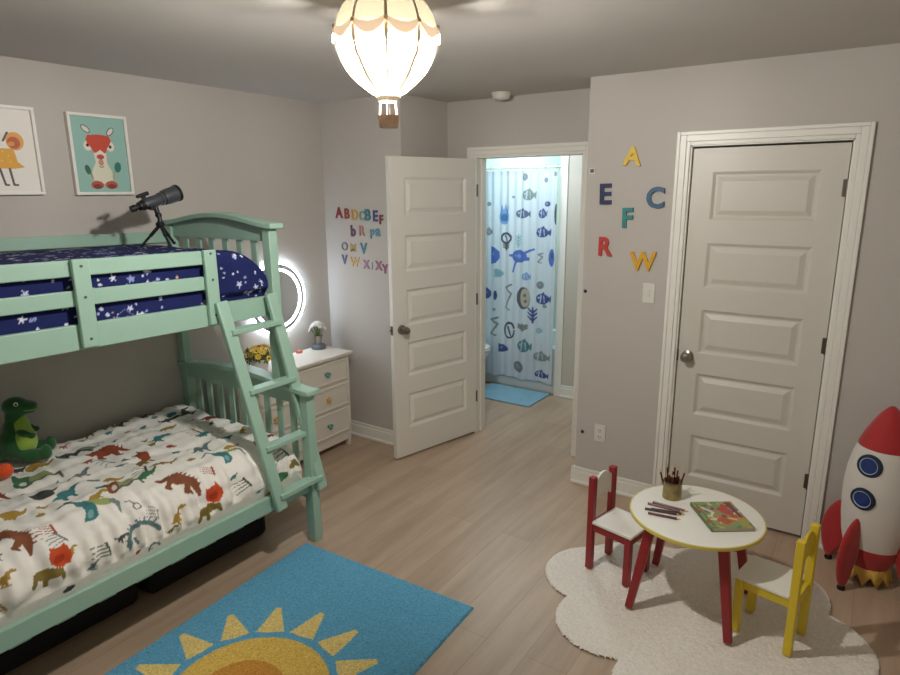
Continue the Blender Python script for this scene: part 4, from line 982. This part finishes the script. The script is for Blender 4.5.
CO = cloud_outline(); cen = np.array((2.9, 2.03)); m = MB(); n = len(CO)
step = .0065; lo_, hi_ = CO.min(0)-step, CO.max(0)+step
gx, gy = np.arange(lo_[0], hi_[0], step), np.arange(lo_[1], hi_[1], step); GX, GY = np.meshgrid(gx, gy, indexing='ij')
GP = np.c_[GX.ravel(), GY.ravel()]+rng.uniform(-.0018, .0018, (GX.size, 2)); ins_ = np.zeros(len(GP), bool); dist = np.full(len(GP), 9.)
for k in range(n):
    a, b = CO[k], CO[k-1]; cnd = (a[1] > GP[:, 1]) != (b[1] > GP[:, 1]); den = (b[1]-a[1]) or 1e-12
    ins_ ^= cnd & (GP[:, 0] < (b[0]-a[0])*(GP[:, 1]-a[1])/den+a[0])
    ab = b-a; t_ = np.clip(((GP-a)@ab)/max(ab@ab, 1e-12), 0, 1); dist = np.minimum(dist, np.hypot(*(GP-a-t_[:, None]*ab).T))
zz_ = np.where(ins_, .0185*np.sqrt(np.clip(1-(1-np.clip(dist/.03, 0, 1))**2, 0, 1))+.001, .001)
lowf = np.sin(GP[:, 0]*61+3*np.sin(GP[:, 1]*23))*np.sin(GP[:, 1]*57+2*np.sin(GP[:, 0]*31))
zz_ = np.where(ins_, np.clip(zz_-np.minimum(1, dist/.02)*(.0075*rng.random(len(GP))+.001*(lowf+1)), .0006, .0195), .0005)
ny = len(gy); I, J = np.meshgrid(np.arange(len(gx)-1), np.arange(ny-1), indexing='ij'); A0 = (I*ny+J).ravel()
Q = np.stack([A0, A0+ny, A0+ny+1, A0+1], 1); Q = Q[ins_[Q].sum(1) >= 3]
used = np.unique(Q); remap = np.full(len(GP), -1); remap[used] = np.arange(len(used))
me = bpy.data.meshes.new('cloud_rug'); me.from_pydata(np.c_[GP[used], zz_[used]].tolist(), [], remap[Q].tolist()); m.bm.free()
tag(link('cloud_rug', me, M['cloud'], None, smooth=180), 'cream cloud-shaped shaggy rug under the round table', 'rug')

# ------------------------------------------------------------------ kids' table and chairs
RZ = .0205
TC = Vector((2.871, 2.132, 0)); ZTB = .452
tbl = thing('kids_table', 'round white children\'s table with yellow edge and red legs', 'table', (TC.x, TC.y, RZ))
MB().lathe([(0, ZTB-.016), (.2725, ZTB-.016), (.2725, ZTB), (0, ZTB)], TC, 72).build('tabletop', M['tabletop'], tbl, .001)
MB().lathe([(.2725, ZTB-.0165), (.278, ZTB-.015), (.279, ZTB-.008), (.278, ZTB-.001), (.2725, ZTB)], TC, 72, cap=False).build('edge_band', M['yellow_edge'], tbl)
for sx in (-1, 1):
    for sy in (-1, 1):
        MB().bar((TC.x+sx*.145, TC.y+sy*.145, ZTB-.022), (TC.x+sx*.206, TC.y+sy*.200, RZ+.004), .042, .042, up=(0,1,0), w1=.032, t1=.032).build('leg', M['red'], tbl, .004)
for s in (-1, 1):
    MB().bar((TC.x-.125, TC.y+s*.147, ZTB-.04), (TC.x+.125, TC.y+s*.147, ZTB-.04), .018, .046).build('apron', M['tabletop'], tbl)

def chair(name, label, loc, rz, col, back_white, flip=1, d=.205, wd=.172, ht=.48):
    """local frame: front is +x, rear legs at x=0; y across. Width = leg centre spacing"""
    t = thing(name, label, 'chair', loc, rz, "children's chairs at the round table", local=True)
    hw = wd/2; lt = .031
    for s in (-1, 1):
        MB().box(-lt/2, lt/2, s*hw-lt/2, s*hw+lt/2, 0, ht).build('back_post', M[col], t, .003)
        MB().box(d-lt/2, d+lt/2, s*hw-lt/2, s*hw+lt/2, 0, .245).build('front_leg', M[col], t, .003)
        MB().box(lt/2, d-lt/2, s*hw-.009, s*hw+.009, .205, .245).build('side_rail', M[col], t, .002)
    MB().box(d-.009, d+.009, -hw+lt/2, hw-lt/2, .205, .245).build('front_rail', M[col], t, .002)
    MB().box(-.009, .009, -hw+lt/2, hw-lt/2, .205, .245).build('rear_rail', M[col], t, .002)
    MB().box(lt/2, d+lt/2+.004, -hw-lt/2-.002, hw+lt/2+.002, .245, .259).build('seat', M['tabletop'], t, .003)
    # backrest: board with an arched top
    y0, y1 = -hw+lt/2, hw-lt/2; n = 14
    arc = [(y0+(y1-y0)*k/n, ht-.033+.036*math.sin(PI*k/n)) for k in range(n+1)]
    zb = ht-.135
    lo = [(y0+(y1-y0)*k/n, zb-.0+.03*math.sin(PI*k/n)) for k in range(n+1)]
    poly = lo+arc[::-1]
    MB().prism(poly, Matrix(((0,0,1,-.006),(1,0,0,0),(0,1,0,0),(0,0,0,1))), .012).build('backrest', M['tabletop'] if back_white else M[col], t, .002)
    return t
chair('kids_chair', 'red child chair with white seat beside the table', (2.397, 2.125, RZ), 0, 'red', True)
C_r = math.atan2(-.045, .205)
rc = bpy.data.objects['kids_chair']; rc.location = (2.418, 2.212, RZ); rc.rotation_euler.z = math.radians(-12)
yc = chair('kids_chair', 'yellow child chair with white seat on the cloud rug', (3.305, 2.085, RZ), math.radians(180-13), 'yellow', False, ht=.50)
yc.location = (3.302, 2.085, RZ); yc.rotation_euler.z = math.radians(180-11)

# table-top things
bk = thing('picture_book', 'colourful thin picture book lying on the round table', 'book', (2.972, 2.15, ZTB), math.radians(-54.5), local=True)
bw, bl, bt = .180, .228, .016   # local: x along the spine length, y across
nu, nv = 110, 90; U, V = np.meshgrid(np.linspace(-bl/2, bl/2, nu), np.linspace(-bw/2, bw/2, nv), indexing='ij')
sh = []
bcol = ['#b5452f', '#4f7f3c', '#c9a83c', '#3f6f7c', '#d8cba6', '#8a3a52', '#6f9a52', '#c9773c', '#2f5d66', '#a8b06a']
for i in range(60): sh.append(('E', rng.uniform(-bl/2, bl/2), rng.uniform(-bw/2, bw/2), rng.uniform(.008, .03), rng.uniform(.004, .014), rng.uniform(0, 3), bcol[rng.integers(10)]))
sh += [('P', [(-.075,.03),(-.03,.055),(.02,.045),(-.01,.01),(-.05,-.005)], '#b8453a'), ('P', [(.02,.0),(.06,.02),(.085,-.01),(.05,-.045),(.03,-.03)], '#b0552c'), ('P', [(-.105,.055),(-.105,.078),(.03,.078),(.03,.066)], '#7c2f3c'), ('P', [(.03,.05),(.105,.045),(.105,.078),(.03,.078)], '#a39a4a'),
       ('S', [(.09,-.07),(-.1,-.075)], .006, .004, '#5d7f3a'), ('S', [(-.06,-.06),(-.02,-.03),(.01,-.05)], .008, .005, '#d8d2ba')]
me = grid_mesh(np.stack([U.ravel(), V.ravel(), np.full(U.size, bt)], 1), nu, nv, paint(np.c_[U.ravel(), V.ravel()], '#8a9468', sh), 'cover')
link('front_cover', me, M['cover'], bk, smooth=0)
MB().box(-bl/2+.002, bl/2-.002, -bw/2+.002, bw/2-.002, .002, bt-.0012).build('pages', M['pages'], bk)
MB().box(-bl/2, bl/2, -bw/2, bw/2, 0, .0018).box(-bl/2, bl/2, -bw/2-.002, -bw/2, 0, bt).build('back_cover', mat('book_spine', '#4f6b35', .4), bk)
cupc = Vector((2.742, 2.222, ZTB))
cup = thing('pencil_cup', 'olive printed tin cup on the round table holding pencils', 'pencil cup', cupc)
MB().lathe([(0, 0), (.040, 0), (.041, .003), (.0405, .080), (.042, .083), (.038, .083), (.038, .004), (0, .004)], cupc, 32).build('body', M['kraft'], cup)
MB().lathe([(.0412, .076), (.0428, .08), (.0412, .084)], cupc, 32, cap=False).build('rim', M['dark_steel'], cup)
def pencil(P, Q, label, group, m=None, r=.0042, tip=True):
    P, Q = Vector(P), Vector(Q); d = (Q-P).normalized(); L_ = (Q-P).length
    t = thing('coloured_pencil', label, 'pencil', P, group=group)
    MB().tube([P, P+d*(L_-.016)], r, 6).build('shaft', m or M['pencil'], t)
    MB().tube([P+d*(L_-.016), Q-d*.004], [r*.97, .0014], 8).build('wood_tip', M['pencilwood'], t)
    MB().tube([Q-d*.004, Q], [.0014, .0004], 6).build('lead', m or M['pencil_d'], t)
zt = ZTB+.0055
lay = [((2.687, 2.118), (2.842, 2.118), 'dark red pencil farthest from the chair edge, lying on the table', 0), ((2.672, 2.095), (2.828, 2.098), 'dark red pencil lying second from the cup on the table', 0),
       ((2.676, 2.040), (2.822, 2.068), 'dark brown pencil lying in the middle of the loose pencils', 1), ((2.700, 2.008), (2.832, 2.030), 'maroon pencil lying nearest the yellow table edge', 0), ((2.70, 2.053), (2.838, 2.085), 'thin dark pencil lying crosswise between the loose pencils', 1)]
for a, b, lb, k in lay: pencil((*a, zt), (*b, zt), lb, 'loose pencils on the table', M['pencil_d'] if k else M['pencil'], .0055)
up = [(-.030, -.012, -.058, -.02, .135), (-.024, .012, -.036, .018, .150), (-.012, -.020, -.012, -.03, .138), (-.006, .006, -.004, .012, .140), (.004, -.024, .008, -.034, .132), (.010, .014, .014, .024, .145), (.018, -.008, .030, -.014, .135), (.026, .010, .048, .016, .142), (.0, .028, -.004, .036, .15)]
nm = ['leaning furthest left', 'tall at the back left', 'at the front left', 'in the centre', 'at the front', 'tall at the back right', 'at the front right', 'leaning furthest right', 'at the very back']
for (a, b, c, d, h), s in zip(up, nm): pencil(cupc+Vector((a*.7, b*.7, .006)), cupc+Vector((c, d, h)), f'dark red pencil standing in the tin cup, {s}', 'pencils in the cup', M['pencil'] if rng.random() > .4 else M['pencil_d'])

# ------------------------------------------------------------------ plush rocket
RC = Vector((3.532, 2.805, 0))
rk = thing('toy_rocket', 'red and white stuffed toy rocket standing by the closet door', 'toy rocket', RC)
prof = [(.118, .185), (.130, .24), (.140, .32), (.146, .40), (.147, .48), (.141, .56), (.128, .63), (.112, .685)]
MB().lathe([(0, .18)]+prof+[(0, .69)], RC, 48).build('hull', M['ros_white'], rk)
MB().lathe([(.1135, .680), (.110, .695), (.092, .74), (.068, .79), (.042, .835), (.02, .862), (.008, .871), (0, .872)], RC, 48).build('nose_cone', M['ros_red'], rk)
MB().lathe([(.088, .09), (.100, .12), (.112, .155), (.121, .196), (.1205, .20), (0, .20)], RC, 48).build('engine_band', M['ros_red'], rk)
fl = MB(); n = 44; ringt = []; ringb = []
for k in range(n):
    a = 2*PI*k/n; ringt.append(fl.bm.verts.new(RC+Vector((.086*math.cos(a), .086*math.sin(a), .105)))); zz = .012 if k % 4 == 0 else (.058 if k % 4 == 2 else .035); rr = .105 if k % 4 == 0 else .098
    ringb.append(fl.bm.verts.new(RC+Vector((rr*math.cos(a), rr*math.sin(a), zz))))
for k in range(n): fl.bm.faces.new((ringt[k], ringt[(k+1) % n], ringb[(k+1) % n], ringb[k]))
f = fl.build('flame', M['flame'], rk); so_ = f.modifiers.new('solid', 'SOLIDIFY'); so_.thickness = .012
for k, a in enumerate((240, 150, 330, 60)):
    a = math.radians(a); d = Vector((math.cos(a), math.sin(a), 0)); s = Vector((-math.sin(a), math.cos(a), 0)); rb = MB()
    pr = [(.100, .36), (.15, .355), (.203, .31), (.240, .23), (.250, .15), (.232, .06), (.205, .012), (.18, .015), (.157, .05), (.130, .10), (.108, .15), (.095, .25)]
    if k == 3: pr = [(.095+(p-.095)*.62, q) for p, q in pr]
    # rounded blade: stacked inset outlines
    cx_, cz_ = sum(p[0] for p in pr)/len(pr), sum(p[1] for p in pr)/len(pr); rows_ = []
    for off, sc in ((-.019, .5), (-.015, .82), (-.007, .97), (0, 1.0), (.007, .97), (.015, .82), (.019, .5)):
        rows_.append([rb.bm.verts.new(RC+d*(cx_+(p[0]-cx_)*sc)+s*off+Vector((0, 0, cz_+(p[1]-cz_)*(.35+.65*sc) if p[1] > .05 else p[1]+(1-sc)*.05))) for p in pr])
    for i in range(len(rows_)-1):
        for e in range(len(pr)): rb.bm.faces.new((rows_[i][e], rows_[i][(e+1) % len(pr)], rows_[i+1][(e+1) % len(pr)], rows_[i+1][e]))
    rb.bm.faces.new(rows_[0]); rb.bm.faces.new(rows_[-1][::-1])
    fin = rb.build('fin', M['ros_red'], rk, smooth=80); sb = fin.modifiers.new('sub', 'SUBSURF'); sb.levels = 1; sb.render_levels = 2
    MB().lathe([(0, 0), (.016, 0), (.018, .008), (.014, .022), (0, .024)], RC+d*(.152 if k == 3 else .190), 14).build('foot', M['black_foot'], fin)
for zc in (.612, .455):
    a = math.radians(-90-26); rr = np.interp(zc, [p[1] for p in prof], [p[0] for p in prof])
    nrm = Vector((math.cos(a), math.sin(a), .12 if zc > .5 else .0)).normalized(); c = RC+Vector((math.cos(a)*rr, math.sin(a)*rr, zc))
    q = nrm.to_track_quat('Z', 'Y').to_matrix().to_4x4()
    pw_ = MB().lathe([(0, -.012), (.052, -.012), (.052, .002), (.049, .006), (.038, .007), (.034, .003), (0, .003)], c, 36, q).build('porthole', M['navy'], rk)
    MB().lathe([(.0345, .0045), (.037, .0085), (.0385, .0075), (.0345, .0045)], c, 36, q, cap=False).build('ring', M['pale_blue'], pw_)
    MB().lathe([(0, .0035), (.0305, .0035), (.0305, .0055), (0, .0075)], c, 36, q).build('pane', M['pane_blue'], pw_)

# ------------------------------------------------------------------ hot-air-balloon ceiling lamp
LC_ = Vector((2.092, 1.05, 0)); RB = .157
bl_ = thing('balloon_lamp', 'glowing cream hot-air-balloon ceiling lamp with small wicker basket', 'ceiling lamp', (LC_.x, LC_.y, 2.02))
PR = [(.034, 2.113), (.062, 2.131), (.096, 2.158), (.124, 2.188), (.143, 2.218), (.154, 2.25), (RB, 2.278), (.154, 2.305), (.144, 2.335), (.125, 2.368), (.096, 2.40), (.062, 2.425), (.03, 2.4385)]
def prr(z): return float(np.interp(z, [p[1] for p in PR], [p[0] for p in PR]))
from math import cos, sin
ZS = 2.300
def gores(mb, za, zb, n=10, sub=6, rows=14):
    zs = np.linspace(za, zb, rows); R = []
    for z in zs:
        ring = []
        for k in range(n*sub):
            a = 2*PI*k/(n*sub)+PH; bulge = 1-.012*(1-abs(math.sin(PI*(k % sub)/sub)))
            ring.append(mb.bm.verts.new(LC_+Vector((prr(z)*bulge*cos(a), prr(z)*bulge*sin(a), z))))
        R.append(ring)
    for i in range(rows-1):
        for k in range(n*sub): mb.bm.faces.new((R[i][k], R[i][(k+1) % (n*sub)], R[i+1][(k+1) % (n*sub)], R[i+1][k]))
    return mb
PH = math.atan2(-.534-1.05, 3.396-2.092)      # a seam faces the room's near corner
gores(MB(), 2.113, ZS).build('envelope', M['shade'], bl_)
gores(MB(), ZS, 2.4375).build('crown', M['shade_top'], bl_)
for k in range(10):
    a = 2*PI*k/10+PH
    rbm = MB(); prev = None
    for z in np.linspace(2.114, 2.436, 24):
        w2 = Vector((-sin(a), cos(a), 0))*(.0014+.0032*(prr(z)/RB)**1.3)
        pc = LC_+Vector(((prr(z)+.0015)*cos(a), (prr(z)+.0015)*sin(a), z)); cur = (rbm.bm.verts.new(pc-w2), rbm.bm.verts.new(pc+w2))
        if prev: rbm.bm.faces.new((prev[0], prev[1], cur[1], cur[0]))
        prev = cur
    rbo = rbm.build('rib', M['rib'], bl_)
    # swag between this rib and the next
    sm = MB(); n = 12; top = []; bot = []
    for i in range(n+1):
        u = i/n; aa = a+2*PI/10*u; zt_ = ZS+.006-.016*math.sin(PI*u); zb_ = ZS-.004-.034*math.sin(PI*u)**.8
        top.append(sm.bm.verts.new(LC_+Vector(((prr(zt_)+.0035)*cos(aa), (prr(zt_)+.0035)*sin(aa), zt_)))); bot.append(sm.bm.verts.new(LC_+Vector(((prr(zb_)+.005)*cos(aa), (prr(zb_)+.005)*sin(aa), zb_))))
    for i in range(n): sm.bm.faces.new((top[i], top[i+1], bot[i+1], bot[i]))
    sw_ = sm.build('swag', M['tan'], bl_)
    MB().ball(LC_+Vector(((prr(ZS)+.004)*cos(a), (prr(ZS)+.004)*sin(a), ZS)), .006, 10).build('knot', M['tan'], sw_)
bu = MB().ball(LC_+Vector((0, 0, 2.235)), .04, 20).build('bulb', M['bulb'], bl_); MB().lathe([(0, 2.272), (.018, 2.272), (.018, 2.30), (.01, 2.31), (.01, 2.439), (0, 2.439)], LC_, 16).build('socket', M['plate'], bl_)
MB().lathe([(.026, 2.098), (.031, 2.100), (.032, 2.114), (.028, 2.116), (.026, 2.114), (.026, 2.098)], LC_, 32, cap=False).build('mouth_ring', M['rope'], bl_)
for k in range(6):
    a = 2*PI*k/6+.3; MB().tube([LC_+Vector((.027*cos(a), .027*sin(a), 2.10)), LC_+Vector((.031*cos(a), .031*sin(a), 2.056))], .0018, 6).build('rope', M['rope'], bl_)
MB().lathe([(0, 2.022), (.028, 2.022), (.033, 2.052), (.034, 2.058), (.030, 2.058), (.027, 2.027), (0, 2.027)], LC_, 28).build('basket', M['wicker'], bl_)
MB().lathe([(.0, 2.4385), (.06, 2.4385), (.06, 2.44), (0, 2.44)], LC_, 24).build('ceiling_plate', M['plate'], bl_)

# ------------------------------------------------------------------ light in the bathroom
def area(name, loc, rot, size, power, col):
    l = bpy.data.lights.new(name, 'AREA'); l.energy = power; l.color = col; l.shape = 'RECTANGLE'; l.size, l.size_y = size
    o = bpy.data.objects.new(name, l); C.objects.link(o); o.location = loc; o.rotation_euler = rot; return o
area('bathroom_ceiling_light', (.95, 4.02, 2.42), (0, 0, 0), (.5, .4), 5.5, (.78, .91, 1.0))
area('tub_alcove_light', (.3, 4.95, 2.42), (0, 0, 0), (.3, .3), 5.5, (.52, .92, 1.0))

# ------------------------------------------------------------------ world, camera, colour management
wd = bpy.data.worlds.new('room_world'); S.world = wd; wd.use_nodes = True
wd.node_tree.nodes['Background'].inputs[0].default_value = (.5, .5, .5, 1); wd.node_tree.nodes['Background'].inputs[1].default_value = .0
cam = bpy.data.cameras.new('camera'); co_ = bpy.data.objects.new('camera', cam); C.objects.link(co_)
cam.sensor_width = 36; cam.lens = 36*628.93/900; cam.clip_start = .05
r_, u_, f_ = Vector((.826996, .562162, -.007174)), Vector((-.122377, .192454, .973645)), Vector((-.548728, .804323, -.227955))
mw = Matrix((r_, u_, -f_)).transposed().to_4x4(); mw.translation = (3.396, -.53417, 1.83276); co_.matrix_world = mw
S.camera = co_
S.view_settings.view_transform = 'Standard'; S.view_settings.look = 'None'; S.view_settings.gamma = 1; S.view_settings.use_curve_mapping = False
S.view_settings.exposure = 1.52
S.cycles.use_denoising = True
S.cycles.max_bounces = 10; S.cycles.diffuse_bounces = 6; S.cycles.sample_clamp_indirect = 6
